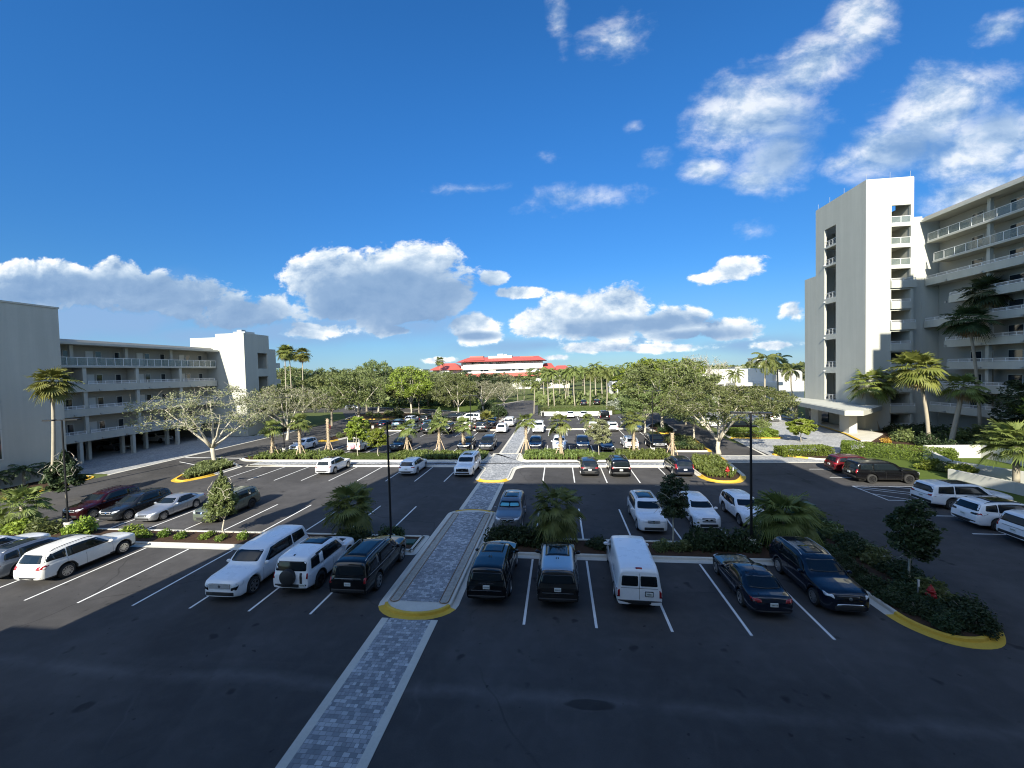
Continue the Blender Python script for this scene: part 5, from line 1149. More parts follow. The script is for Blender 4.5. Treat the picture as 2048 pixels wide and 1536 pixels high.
def tree_proto(seed, H, Rc, hf, bark, leaf, zc0=.42, tips=120, per=45, size=.15, limbs=5, clump=.75, r0=.22, top=1., twigs=0, lean=.3):
    """trunk, limbs, branches and leaf clumps spread through a flattened crown"""
    rng = np.random.default_rng(seed); rr = random.Random(seed); mb = MB()
    fork = Vector((rr.uniform(-lean, lean), rr.uniform(-lean, lean), hf))
    mb.tube([(0, 0, -.1), (0, 0, .15), fork*.45+Vector((rr.uniform(-.1, .1), rr.uniform(-.1, .1), 0)), fork], [r0*1.5, r0*1.12, r0*.95, r0*.85], 8)
    z0 = H*zc0; zm = (H+z0)/2; hz = (H-z0)/2
    T = []
    while len(T) < tips:
        p = rng.uniform(-1, 1, 3); q = np.linalg.norm(p)
        if q > 1 or q < rr.uniform(.25, .85): continue
        if p[2] < -.55 and math.hypot(p[0], p[1]) < .5: continue
        w = 1+.22*math.sin(3*math.atan2(p[1], p[0])+seed)+.12*math.sin(5*math.atan2(p[1], p[0])+2*seed)
        T.append(Vector((p[0]*Rc*w, p[1]*Rc*w, zm+p[2]*hz*(1+.1*math.sin(4*p[0]+seed)))))
    L = []; a0 = rr.uniform(0, 6.3)
    nodes = []                                       # (point, radius)
    for i in range(limbs):
        a = a0+2*math.pi*i/limbs+rr.uniform(-.35, .35); e = Vector((math.cos(a)*Rc*rr.uniform(.45, .7), math.sin(a)*Rc*rr.uniform(.45, .7), z0+(H-z0)*rr.uniform(.35, .75)))
        if i == 0 and limbs > 3: e = Vector((rr.uniform(-.6, .6), rr.uniform(-.6, .6), H*.82))
        mid = fork.lerp(e, .5)+Vector((rr.uniform(-.5, .5), rr.uniform(-.5, .5), rr.uniform(-.1, .6))); pts = []; rad = []
        for j in range(7):
            t = j/6; p = fork*(1-t)**2+mid*2*t*(1-t)+e*t*t; p += Vector((rr.uniform(-.09, .09), rr.uniform(-.09, .09), rr.uniform(-.06, .06)))*(t > 0); pts.append(p); rad.append(r0*(.66-.50*t))
            if j > 0: nodes.append((p, rad[-1]))
        mb.tube(pts, rad, 6)
    order = sorted(T, key=lambda p: (p-fork).length)
    for p in order:
        q, rq = min(nodes, key=lambda n: (n[0]-p).length+.5*abs(n[1]-.04)); d = p-q; m_ = q.lerp(p, .5)+Vector((rr.uniform(-.2, .2), rr.uniform(-.2, .2), rr.uniform(-.05, .25)))*min(1, d.length*.5)
        r1 = max(.022, min(rq*.7, r0*.22)); mb.tube([q, m_, p], [r1, r1*.75, r1*.45], 4, cap=False); nodes.append((m_, r1*.75)); nodes.append((p, r1*.5))
    for _ in range(twigs):
        p = rr.choice(T); e = p+Vector((rr.gauss(0, .5), rr.gauss(0, .5), rr.gauss(.25, .35))); mb.tube([p, p.lerp(e, .5)+Vector((0, 0, rr.uniform(-.1, .1))), e], [.022, .016, .008], 3, cap=False)
    T = np.array([tuple(p) for p in T]); n = len(T)*per; c = np.repeat(T, per, 0); g = rng.normal(size=(n, 3)); g /= np.linalg.norm(g, axis=1)[:, None]; c = c+g*(rng.uniform(.15, 1, (n, 1))**.6)*np.array([clump, clump, clump*.6])*np.repeat(rng.uniform(.6, 1.25, (len(T), 1)), per, 0)
    v, f = cards(c, size, size*.55, rng, .3)
    return [('trunk', mb.mesh('trunk', bark, True)), ('crown', np_mesh('crown', v, f, leaf))]
def place(proto, name, label, cat, loc, sc=1., rz=None, group=None, tilt=0., rnd=random.Random(5)):
    o = thing(name, label, cat, loc, rnd.uniform(0, 6.28) if rz is None else rz, group)
    o.scale = (sc, sc, sc) if not hasattr(sc, '__len__') else sc
    if tilt: o.rotation_euler[0] = tilt
    for nm, me in proto: link(nm, me, o)
    return o
def fan_frond(V, Fc, org, dirv, pet, Rf, nseg, rr, droop=.35, spread=2.0):
    """petiole and a folded fan of strips"""
    d = dirv.normalized(); up = Vector((0, 0, 1)); s = d.cross(up)
    s = s.normalized() if s.length > .05 else Vector((1, 0, 0)); n = s.cross(d)
    p = [org, org+d*pet*.55+up*.02, org+d*pet-up*pet*.10*droop*2]; w = .022
    for a, b in zip(p, p[1:]): k = len(V); V += [a-s*w, a+s*w, b+s*w, b-s*w]; Fc.append((k, k+1, k+2, k+3))
    hub = p[-1]; d2 = (d-up*droop*.7).normalized()
    for i in range(nseg):
        a = -spread+2*spread*(i+.5)/nseg; v = (d2*math.cos(a)+s*math.sin(a)).normalized(); q = s*math.cos(a)-d2*math.sin(a); L = Rf*(1-.20*abs(a)/spread)*rr.uniform(.88, 1.08); ww = Rf*spread/nseg*.62
        lift = n*(.18*abs(math.sin(a))*Rf*.5); m_ = hub+v*L*.58+lift*.5-up*droop*.10*L; e = hub+v*L+lift*.3-up*(droop*.42*L+rr.uniform(0, .14)*L)
        k = len(V); V += [hub, m_-q*ww+n*.03, m_+q*ww-n*.03, e+q*.006+v*rr.uniform(-.12, .12)*L, e-q*.006]; Fc += [(k, k+1, k+2, k+2), (k+1, k+4, k+3, k+2)]
def quadmesh(name, V, Fc, m):
    mb = MB(); mb.v = [tuple(p) for p in V]; mb.f = [tuple(dict.fromkeys(f)) for f in Fc]; return mb.mesh(name, m)
def trunk_mesh(H, r0, r1, bark, lean=(0, 0), curve=.0, n=9, boots=False, rr=random.Random(1)):
    mb = MB(); pts = []; rad = []
    for i in range(n):
        t = i/(n-1); pts.append((lean[0]*t+curve*math.sin(t*math.pi), lean[1]*t, H*t-.1*(i == 0))); rad.append(r0*(1.35 if i == 0 else 1)*(1-t)+r1*t)
    mb.tube(pts, rad, 9)
    if boots:
        k = int(H*11)
        for i in range(k):
            t = (i+.5)/k
            if t < boots: continue
            a = i*2.4; c = Vector((lean[0]*t, lean[1]*t, H*t)); r = r0*(1-t)+r1*t; d = Vector((math.cos(a), math.sin(a), 0)); s = Vector((-d.y, d.x, 0)); up = Vector((0, 0, 1))
            for sg in (-1, 1):
                v = (up*.8+s*sg*.55+d*.42).normalized(); o = c+d*r*.8; b = s*.035
                mb.add([o-b, o+b, o+v*.24+b*.7+d*.05, o+v*.24-b*.7+d*.05, o+v*.12+d*.10], [(0, 1, 4), (1, 2, 4), (2, 3, 4), (3, 0, 4)])
    return mb.mesh('trunk', bark, True)
def fan_palm(seed, H, Rf, nf, leaf, bark, pet=.7, r0=.16, r1=.12, lean=(0, 0), curve=0., boots=False, skirt=0, nseg=18, droop=.35, low=-.5, spread=1.9):
    rr = random.Random(seed); V = []; Fc = []; top = Vector((lean[0], lean[1], H))
    for i in range(nf):
        a = i*2.399+rr.uniform(-.2, .2); e = low+(1.25-low)*((i+.5)/nf)**.9; d = Vector((math.cos(a)*math.cos(e), math.sin(a)*math.cos(e), math.sin(e))); fan_frond(V, Fc, top+Vector((0, 0, .1*e)), d, pet*rr.uniform(.7, 1.25), Rf*rr.uniform(.8, 1.12), nseg, rr, droop*(1.5-.6*e)*rr.uniform(.6, 1.4), spread*rr.uniform(.75, 1.1))
    parts = [('trunk', trunk_mesh(H, r0, r1, bark, lean, curve, boots=boots, rr=rr)), ('crown', quadmesh('crown', V, Fc, leaf))]
    if skirt:
        V = []; Fc = []
        for i in range(skirt):
            a = i*2.399; e = rr.uniform(-1.3, -.75); d = Vector((math.cos(a)*math.cos(e), math.sin(a)*math.cos(e), math.sin(e))); fan_frond(V, Fc, top-Vector((0, 0, .1)), d, pet*.7, Rf*.75, 12, rr, .5, 1.2)
        parts.append(('dry_fronds', quadmesh('dry', V, Fc, LM['dry'])))
    return parts
def feather_palm(seed, H, L, nf, leaf, bark, r0=.17, r1=.10, lean=(0, 0), curve=0., nl=22, lw=.045, ll=.62, low=-.6, nuts=False):
    rr = random.Random(seed); V = []; Fc = []; top = Vector((lean[0], lean[1], H)); up = Vector((0, 0, 1))
    for i in range(nf):
        a = i*2.399+rr.uniform(-.2, .2); e = low+(1.35-low)*((i+.5)/nf); d = Vector((math.cos(a), math.sin(a), 0)); s = Vector((-d.y, d.x, 0)); Lf = L*rr.uniform(.85, 1.1); pts = []; p = top.copy(); an = e
        for j in range(9):
            pts.append(p.copy()); an -= .16+.05*j*.5; p = p+(d*math.cos(an+.2)+up*math.sin(an+.2))*(Lf/8)
        for j in range(8):
            k = len(V); V += [pts[j]-s*.02, pts[j]+s*.02, pts[j+1]+s*.014, pts[j+1]-s*.014]; Fc.append((k, k+1, k+2, k+3))
        for j in range(nl):
            t = .16+.84*j/nl; x = t*8; i0 = min(7, int(x)); q = pts[i0].lerp(pts[i0+1], x-i0); tn = (pts[i0+1]-pts[i0]).normalized(); nn = s.cross(tn); lf = ll*(math.sin(math.pi*min(1, t*.85+.12))**.6)*rr.uniform(.85, 1.1)
            for sg in (-1, 1):
                v = (s*sg*.85+tn*.5-up*.30+nn*.05).normalized(); m_ = q+v*lf*.55; e_ = q+v*lf-up*lf*.28; k = len(V); V += [q, m_-tn*lw, e_, m_+tn*lw]; Fc.append((k, k+1, k+2, k+3))
    return [('trunk', trunk_mesh(H, r0, r1, bark, lean, curve, rr=rr)), ('crown', quadmesh('crown', V, Fc, leaf))]
def bush(seed, rx, ry, h, leaf, n=900, size=.10, name='foliage', flowers=0, box=False, stems=True):
    rng = np.random.default_rng(seed)
    if box:
        c = rng.uniform(-1, 1, (n, 3)); k = rng.integers(0, 5, n); 
        for ax, sg, i in ((0, -1, 0), (0, 1, 1), (1, -1, 2), (1, 1, 3), (2, 1, 4)): c[k == i, ax] = sg*rng.uniform(.82, 1.04, (k == i).sum())
        c = np.sign(c)*np.abs(c)**.9; c[:, 0] *= rx; c[:, 1] *= ry; c[:, 2] = (c[:, 2]*.5+.5)*h
    else:
        nb = max(5, int(n/110)); bc = rng.normal(size=(nb, 3)); bc /= np.linalg.norm(bc, axis=1)[:, None]; bc *= rng.uniform(.35, .75, (nb, 1)); bc[:, 2] = np.abs(bc[:, 2])*.9
        c = rng.normal(size=(n, 3)); c /= np.linalg.norm(c, axis=1)[:, None]; c = c*rng.uniform(.6, 1.05, (n, 1))*.42*rng.uniform(.7, 1.2, (nb, 1))[rng.integers(0, nb, n)]+bc[rng.integers(0, nb, n)]
        c[:, 0] *= rx; c[:, 1] *= ry; c[:, 2] = np.abs(c[:, 2])*h*.85+.03
    v, f = cards(c, size, size*.5, rng, .2); P = [(name, np_mesh(name, v, f, leaf))]
    if stems and not box:
        mb = MB(); r_ = random.Random(seed)
        for i in range(6): mb.tube([(r_.uniform(-.1, .1), r_.uniform(-.1, .1), -.05), (r_.uniform(-.4, .4)*rx, r_.uniform(-.4, .4)*ry, h*.55)], [.025, .01], 4)
        P.append(('stem', mb.mesh('stem', BK['oak'], True)))
    if flowers:
        c2 = c[rng.integers(0, n, flowers)]*1.04; v, f = cards(c2, .07, .07, rng); P.append(('flowers', np_mesh('flowers', v, f, LM['flower'])))
    return P
def blades(seed, area, n, leaf, h=.35, w=.03, arch=.5, name='ground_cover'):
    """strappy plants scattered over a polygon: clumps of arching blades"""
    rng = random.Random(seed); xs = [p[0] for p in area]; ys = [p[1] for p in area]; V = []; Fc = []
    def inside(x, y):
        c = False; j = len(area)-1
        for i in range(len(area)):
            if (area[i][1] > y) != (area[j][1] > y) and x < (area[j][0]-area[i][0])*(y-area[i][1])/(area[j][1]-area[i][1])+area[i][0]: c = not c
            j = i
        return c
    k = 0; tries = 0
    while k < n and tries < n*30:
        tries += 1; x = rng.uniform(min(xs), max(xs)); y = rng.uniform(min(ys), max(ys))
        if not inside(x, y): continue
        k += 1; s = rng.uniform(.65, 1.25)
        for j in range(rng.randint(8, 12)):
            a = rng.uniform(0, 6.28); d = Vector((math.cos(a), math.sin(a), 0)); q = Vector((-d.y, d.x, 0)); o = Vector((x, y, .1)); L = h*s*rng.uniform(.7, 1.2)
            m_ = o+d*L*arch*.5+Vector((0, 0, L*.75)); e = o+d*L*arch*1.25+Vector((0, 0, L*rng.uniform(.45, .9))); b = len(V); V += [o-q*w*.6, o+q*w*.6, m_+q*w, m_-q*w, e]; Fc += [(b, b+1, b+2, b+3), (b+3, b+2, b+4)]
    return quadmesh(name, V, Fc, leaf)
# ------------------------------------------------------------------ plant protos
PX = lambda u, v, y: (HCAM+ray(u, v).z*(y/ray(u, v).y))            # height seen at a pixel on the plane y
def at(u, v, z=.1): g = G(u, v, 0); return Vector((g.x, g.y, z))
def at_y(u, y, z=.0): d = ray(u, 800); return Vector((d.x*y/d.y, y, z))
OAKS = [tree_proto(s, 10, 6.2, 2.6, BK['pale' if s % 2 else 'oak'], LM['oak'], .30, 150, 80, .165, 5, .95, .22, twigs=60) for s in (11, 12, 13)]
OAKS += [tree_proto(14, 10, 5.6, 2.4, BK['pale'], LM['bright'], .36, 120, 62, .19, 5, 1.0, .20, twigs=30)]
BKGT = [tree_proto(s, 12, 6.4, 2.8, BK['oak'], LM[l], .20, 110, 40, .32, 5, 1.25, .24) for s, l in ((21, 'oak'), (22, 'oak'), (23, 'dark'), (24, 'silver'))]
DOME = [tree_proto(36, 10, 6.0, 2.2, BK['oak'], LM['bright'], .15, 190, 62, .24, 6, 1.1, .24)]
BARE = [tree_proto(37, 10, 6.0, 2.2, BK['pale'], LM['silver'], .40, 190, 7, .12, 6, .8, .2, twigs=900)]
SILV = [tree_proto(s, 10, 7., 2.2, BK['pale'], LM['silver'], .38, 190, 38, .12, 6, .8, .26, twigs=420) for s in (31, 32)]
# ---- the two lone oaks
p = at(431, 930); place([SILV[0][0], SILV[0][1]], 'oak_tree', 'sparse grey-green oak with pale spreading limbs on the kerbed island at left', 'tree', p, (1.0, .95, .98), .9)
p = at(1437, 908); pr = tree_proto(41, 8.7, 7.8, 1.5, BK['pale'], LM['oak'], .44, 200, 84, .125, 6, .8, .27, twigs=200, lean=.1)
place(pr, 'oak_tree', 'wide oak with three pale forking stems behind the sunlit red hydrant', 'tree', p, (1, .9, 1), .3)
# ---- oaks round the middle and far bays
def oak(i, u, v, vt, lab, sx=1., proto=OAKS, g='oaks among the far bays', H0=10.): 
    p = at(u, v, 0); h = PX(u, vt, p.y); s = h/H0; place(proto[i % len(proto)], 'oak_tree', lab, 'tree', p, (s*sx, s*sx, s), None, g)
oak(0, 575, 880, 772, 'grey-green oak partly in front of the left stair tower', 1.0, SILV)
oak(1, 545, 862, 770, 'dark-limbed oak behind the booted palm at the left stair tower', .9)
oak(0, 718, 862, 738, 'oak with a leaning pale trunk behind the bare palm trunk', .85)
oak(1, 664, 852, 742, 'oak with dense crown left of the leaning oak', .9)
oak(2, 757, 823, 724, 'tall oak with white upper limbs against the sky', .75)
oak(3, 823, 832, 735, 'yellow-green oak with a pale forked trunk in the sunlit far island', .85)
oak(1, 838, 826, 742, 'shadowy oak behind the yellow-green one', .8)
oak(2, 917, 836, 752, 'oak with a straight pale trunk beside the white off-road car', .85)
oak(1, 968, 826, 762, 'silvery bare-limbed oak left of the far entry road', 1.2, SILV)
oak(0, 1008, 815, 765, 'smaller silvery oak beside the far entry road', 1.2, SILV)
oak(2, 1388, 878, 782, 'oak with a slim pale trunk beside the right road', .85)
oak(0, 1290, 866, 772, 'oak over the dark shrubs at the end of the far right row', 1.0)
oak(0, 1325, 862, 720, 'big rounded oak crown rising above the white club house', 1.0)
oak(1, 1372, 850, 742, 'oak crown in front of the club house wall', .9)
oak(2, 1530, 845, 776, 'oak left of the entrance canopy', .9)
oak(0, 1475, 845, 786, 'oak over the white crossover by the right road', 1.0)
oak(0, 1320, 812, 716, 'very tall domed green tree right of centre', 1.5, DOME)
oak(0, 1395, 815, 710, 'bare silvery-twigged tree top above the club house roof', .9, BARE)
# ---- background belt: individual trees
rb = random.Random(77); GB = 'trees in the wooded belt behind the car park'
for k in range(64):
    u = rb.uniform(430, 1000); y = rb.uniform(112, 215); p = at_y(u, y)
    if y > 200 and u > 840: continue
    vt = 748-rb.uniform(0, 14)+(6 if u > 850 else 0); h = max(6.5, PX(u, vt, y)); s = h/12
    place(BKGT[rb.choice((0, 1, 1, 2, 3))], 'belt_tree', 'leafy tree in the dense wooded belt behind the far left bays', 'tree', p, (s*rb.uniform(.9, 1.25),)*2+(s,), None, GB)
for k in range(46):
    u = rb.uniform(1060, 1640); y = rb.uniform(170, 300); p = at_y(u, y); vt = 744-rb.uniform(0, 9); h = max(7, PX(u, vt, y)); s = h/12
    place(BKGT[rb.choice((0, 1, 2, 3))], 'belt_tree', 'leafy tree in the distant belt right of the red-roofed hotel', 'tree', p, (s*rb.uniform(.9, 1.3),)*2+(s,), None, 'trees beyond the coconut palms')
for k in range(22):
    u = rb.uniform(-200, 470) if k < 12 else rb.uniform(1640, 2100); y = rb.uniform(130, 220); p = at_y(u, y); s = rb.uniform(.7, .95)
    place(BKGT[k % 4], 'belt_tree', 'leafy tree behind one of the condominiums', 'tree', p, s, None, 'trees behind the condominiums')
# far wood to the horizon, one mass
rng = np.random.default_rng(5); n = 9000; a = rng.uniform(-1.1, 1.0, n); d = rng.uniform(300, 950, n); c = np.stack([np.sin(a)*d, np.cos(a)*d, rng.uniform(.5, 1, n)**.6*rng.uniform(5, 12.5, n)], 1)
keep = ~((np.abs(c[:, 0]+25) < 75) & (c[:, 1] < 330)); c = c[keep]; v, f = cards(c, 2.6, 2.0, rng, .2)
tag(link('far_wood', np_mesh('far_wood', v, f, LM['oak'])), None, None, None, 'stuff')
# low scrub under the belt (one mass nobody could count)
c = []
for _ in range(5200):
    u = rng.uniform(440, 1010); y = rng.uniform(126, 200); p = at_y(u, y)
    if p.x > -25+0*y and y < 150: continue
    c.append((p.x, p.y, rng.uniform(0, 2.6)))
for _ in range(2600):
    u = rng.uniform(1070, 1330); y = rng.uniform(125, 175); p = at_y(u, y); c.append((p.x, p.y, rng.uniform(0, 2.)))
v, f = cards(np.array(c), .75, .5, rng, .2); tag(link('undergrowth', np_mesh('undergrowth', v, f, LM['oak'])), None, None, None, 'stuff')
# ---- hedges and shrubs
def hedge(lab, x, y, rx, ry, h, rz=0, leaf='hedge', n=None, seed=1, size=.09):
    n = n or int(700*(rx*ry*4+ (rx+ry)*4*h)/3); return place(bush(seed, rx, ry, h, LM[leaf], min(n, 9000), size, box=True), 'hedge', lab, 'hedge', (x, y, .1), 1., rz)
hedge('clipped green hedge on the small island in the drop-off loop', 28.9, 51.3, 2.9, 1.0, 1.0, .12, seed=3)
hedge('longer clipped hedge beside the right road with a yellow kerb', 29.3, 65.4, 3.2, 1.7, 1.0, -.08, seed=4)
hedge('bright clipped hedge behind the red and black cars', 38.0, 50.2, 4.6, 1.6, 1.25, -.62, seed=5)
hedge('long green hedge along the lawn behind the curved white wall', 4.4, 97.6, 8.5, .7, 1.9, .02, seed=6, leaf='oak')
hedge('dark clipped shrub block at the corner of the far entry road', -4.6, 98.0, .5, .5, 2.2, 0, seed=7, leaf='dark')
SH = dict(dark=bush(51, 1, 1, 1.15, LM['dark'], 2300, .085, flowers=2), green=bush(52, 1, 1, 1.1, LM['bright'], 1300, .10), fern=bush(53, 1, 1, .7, LM['hedge'], 700, .09), oak=bush(54, 1, 1, 1.2, LM['oak'], 1200, .10), grey=bush(55, 1, 1, 1.2, LM['grey'], 1500, .11), croton=bush(56, 1, 1, .8, LM['croton'], 500, .09))
def shrub(k, lab, x, y, sx, sy, sz, g=None, z=.1): place(SH[k], 'shrub', lab, 'shrub', (x, y, z), (sx, sy, sz), None, g)
shrub('green', 'big sunlit yellow-green shrub in front of the charcoal car', -34.2, 24.6, 1.7, 1.1, 1.35)
shrub('green', 'low sunlit green shrub beside the big yellow-green one', -30.3, 24.6, 1.3, .9, .75)
for i, (x, y) in enumerate(((-27.6, 24.6), (-26.1, 24.4), (-24.2, 24.5), (-22.9, 24.2), (-21.5, 24.5), (-28.9, 24.3))): shrub('fern', 'small fresh green plant in the reddish mulch bed', x, y, rb.uniform(.55, .85), .6, rb.uniform(.7, 1.0), 'small plants in the mulch bed')
shrub('dark', 'dark flowering shrub left of the centre lamp post', -13.7, 24.6, 1.4, 1.1, 1.0); shrub('dark', 'dark flowering shrub right of the centre lamp post', -11.3, 24.9, 1.1, .9, 1.0)
shrub('oak', 'low dark plant tuft in front of the boxy off-road car', -18.6, 24.4, 1.1, .8, .7)
for i, (x, s) in enumerate(((-3.9, 1.0), (-2.5, 1.1), (-1.2, 1.0))): shrub('dark', 'dark hibiscus bush in the hedge beside the raised walkway', x, 24.9, s, 1.0, 1.35, 'hibiscus bushes by the raised walkway')
shrub('dark', 'low dark plant at the foot of the bushy palm by the van', 2.2, 24.7, .9, .7, .6)
for i, x in enumerate((5.9, 7.0)): shrub('oak', 'low dark plant under the round sapling', x, 24.5, .8, .7, .6, 'low plants under the round sapling')
for i, x in enumerate((8.2, 9.5, 10.8)): shrub('dark', 'dark hedge bush with pale flowers in front of the white crossover', x, 25.0, 1.05, .95, 1.3, 'hedge bushes before the white crossover')
shrub('dark', 'dark bush under the bushy palm at the island corner', 13.2, 25.0, 1.3, 1.2, 1.2)
for i, y in enumerate(np.arange(30.3, 18.6, -1.15)):
    shrub('dark' if i % 3 else 'oak', 'dark low bush in the long row along the right island', 16.95+.15*math.sin(i*2.), y, 1.1, .95, .85, 'bushes along the right island')
for i, y in enumerate(np.arange(30.0, 25.6, -1.1)): shrub('dark', 'dark low bush on the left side of the long right island', 15.3, y, 1.0, .9, .75, 'left bushes on the right island')
for i, (x, y) in enumerate(((15.2, 24.6), (15.0, 23.4), (14.9, 19.8), (15.3, 18.9), (16.1, 18.3), (15.9, 19.3), (14.9, 22.2), (14.9, 21.0), (16.6, 17.9), (15.6, 18.0), (15.9, 20.4))): shrub('dark', 'dark low bush beside the mulch of the right island', x, y, .75, .7, .6, 'low bushes on the right island')
for i, (x, y, k) in enumerate(((39.6, 44.8, 'green'), (38.2, 45.4, 'green'), (37.4, 43.6, 'oak'), (36.6, 44.6, 'green'))): shrub(k, 'leafy shrub at the corner of the white garden wall', x, y, .9, .9, 1.0, 'shrubs at the garden wall corner')
shrub('croton', 'red and yellow croton by the entrance walk', 43.0, 58.2, 1.1, .8, 1.1)
for i, (x, y, s) in enumerate(((46.5, 60, 1.7), (49, 62.5, 1.9), (47.5, 57, 1.8), (50.5, 58, 2.2), (52.5, 62, 2.2), (54, 56, 2.2), (50, 53.6, 1.9), (53.4, 66, 1.9), (51.4, 67.6, 1.6), (55.5, 60.5, 2.3), (47, 53.5, 1.6), (56, 51, 2.2), (53, 50, 2.0))):
    shrub('dark' if i % 3 else 'oak', 'dense dark shrub in the planting before the right condominium', x, y, s, s, s*.95, 'shrubs before the right condominium')
for i, (x, y) in enumerate(((-57.4, 34.2), (-57.2, 36.2), (-57.0, 38.4), (-57.6, 31.8), (-57.4, 29.5))): place(feather_palm(200+i, 1.3+.2*(i % 2), 1.7, 16, LM['dark'], BK['palm'], .12, .1, low=-.1, nl=16, ll=.4), 'cycad', 'dark feathery palm against the shaded end wall at left', 'palm', (x, y, .1), 1., None, 'feathery palms at the end wall')
for i, (x, y, k) in enumerate(((-43.8, 24.6, 'oak'), (-41.4, 24.7, 'oak'), (-39.2, 24.6, 'green'), (-37.0, 24.5, 'oak'), (-45.2, 24.4, 'green'))): shrub(k, 'bushy green shrub at the far left end of the near planting strip', x, y, 1.4, 1.1, 1.2, 'shrubs at the left end of the near strip')
shrub('grey', 'rounded silver-grey shrub below the portico', 15.2, 108, 3.0, 2.4, 3.2); 
for i, (x, y) in enumerate(((-12.6, 101), (-15, 105), (-17, 110), (-18.5, 116), (-11.8, 97), (-19.5, 122), (-13, 93))): shrub('dark', 'dark shrub in the bank beside the far entry road', x-3.0, y, 2.6, 2.4, 2.6, 'shrubs beside the far entry road')
for i, (x, y) in enumerate(((-34, 75.4), (-31, 75.6), (-28, 75.2), (-25, 75.6), (-22, 75.3), (-38.6, 70), (-39, 74), (-38.6, 66.5), (-39.4, 78))): shrub('oak', 'low green shrub in the strip behind the far left cars', x, y, 1.3, 1.0, .9, 'shrubs behind the far left cars')
for i, (x, y) in enumerate(((17.8, 70), (18.2, 73), (18.4, 76), (17, 60), (17.4, 63), (16.4, 56))): shrub('dark', 'dark shrub on the islands at the end of the far right rows', x, y, 1.4, 1.2, .9, 'shrubs on the right end islands')
for i, (x, y) in enumerate(((-46, 97), (-43, 99), (-40, 96), (-37, 99), (-50, 101), (-26.4, 92), (-25.6, 96), (-26, 88), (-46, 104))): shrub('dark' if i % 2 else 'oak', 'dark shrub on the grassed islands of the far left loop', x, y, 1.8, 1.5, 1.1, 'shrubs on the far left islands')
for i, (x, y) in enumerate(((-55.2, 72.5), (-55.6, 76), (-55.2, 79.5))): shrub('dark', 'dark shrub at the foot of the left stair tower', x, y, 1.3, 1.2, 1.0, 'shrubs at the left stair tower')
for i, (x, y) in enumerate(((30.6, 63.6), (31.6, 64.8))): shrub('green', 'bright leafy shrub at the tip of the hedge island', x, y, .9, .8, 1.1, 'shrubs at the hedge island tip')
shrub('dark', 'dark leafy shrub behind the black truck-like car at right', 31.8, 73.5, 2.6, 1.8, 1.8); shrub('oak', 'leafy shrub under the oak by the entrance canopy', 35.5, 75, 1.8, 1.6, 1.6)
# ---- ground cover (stuff)
def cover(poly, n, leaf, h, name, seed, **k): o = link(name, blades(seed, poly, n, LM[leaf], h, **k)); o['kind'] = 'stuff'
cover([(-41, 48.2), (-29.8, 48.2), (-29.8, 52.4), (-41, 52.4)], 520, 'fern', .62, 'ground_cover', 1, w=.05)
cover([(-21.5, 48.2), (-9.6, 48.2), (-9.2, 51.8), (-21.5, 52.4)], 560, 'fern', .62, 'ground_cover', 2, w=.05)
cover([(-4.5, 48.2), (4.2, 48.2), (4.2, 52.4), (-4.5, 52.4)], 430, 'fern', .62, 'ground_cover', 3, w=.05)
cover([(7.0, 48.2), (13.2, 48.2), (13.2, 52.4), (7.0, 52.4)], 330, 'fern', .62, 'ground_cover', 4, w=.05)
cover([(4.2, 48.2), (7.0, 48.2), (7.0, 52.4), (4.2, 52.4)], 1500, 'grass', .14, 'grass', 5, w=.02); cover([(-29.8, 48.2), (-21.5, 48.2), (-21.5, 52.4), (-29.8, 52.4)], 3600, 'grass', .14, 'grass', 6, w=.02)
cover([(14.2, 41.2), (16.4, 40.2), (17.4, 42), (18.4, 49.6), (15.8, 49.8), (14.2, 45.2)], 330, 'fern', .55, 'ground_cover', 7, w=.055)
cover([(-41.8, 39.4), (-40.2, 38.8), (-39.7, 41), (-40.0, 44.6), (-43.8, 47.2), (-45.4, 45.8)], 420, 'oak', .6, 'ground_cover', 8, w=.06)
cover([(14.8, 54), (18.8, 54), (19.8, 63), (18, 65), (15.4, 62)], 260, 'oak', .5, 'ground_cover', 9, w=.05)
# ---- palms
G_SB = 'booted cabbage palms along the planting strip'
def stakes(o, h=1.7, r=.8):
    for k in range(3):
        a = .5+k*2.094; mb = MB(); d = Vector((math.cos(a), math.sin(a), 0)); mb.tube([d*r+Vector((0, 0, 0)), d*.17+Vector((0, 0, h))], .045, 5); mb.build('stake', M['steelroof'], o)
def sabal(seed, u, v, vt, lab, crown=True):
    p = at(u, v); h = PX(u, vt, p.y)-.1
    pr = fan_palm(seed, h, 1.05, 15, LM['palm'], BK['boot'], .75, .20, .17, boots=.22, nseg=14, droop=.55, low=-.35) if crown else [('trunk', trunk_mesh(h, .21, .19, BK['boot'], boots=.05))]
    o = place(pr, 'palm_tree', lab, 'palm', p, 1., None, G_SB); stakes(o); return o
sabal(61, 546, 915, 858, 'booted palm at the left end of the palm strip, beside the white crossover')
sabal(62, 601, 916, 846, 'booted palm with drooping fans in front of the white crossover')
sabal(63, 658, 908, 838, 'bare booted palm trunk with its crown cut away', False)
sabal(64, 815, 906, 858, 'booted palm in front of the dark crossover left of the lamp post')
sabal(65, 879, 903, 850, 'booted palm before the truck-like pair, one left of the lamp post')
sabal(66, 927, 900, 852, 'booted palm directly beside the thin lamp post left of the walkway')
sabal(67, 1053, 906, 844, 'booted palm at the right edge of the walkway')
sabal(68, 1122, 917, 846, 'booted palm in front of the white crossover right of the walkway')
sabal(69, 1268, 908, 842, 'booted palm with yellow-green fans at the right of the strip')
sabal(70, 1345, 914, 866, 'short crownless booted trunk at the right end of the strip', False)
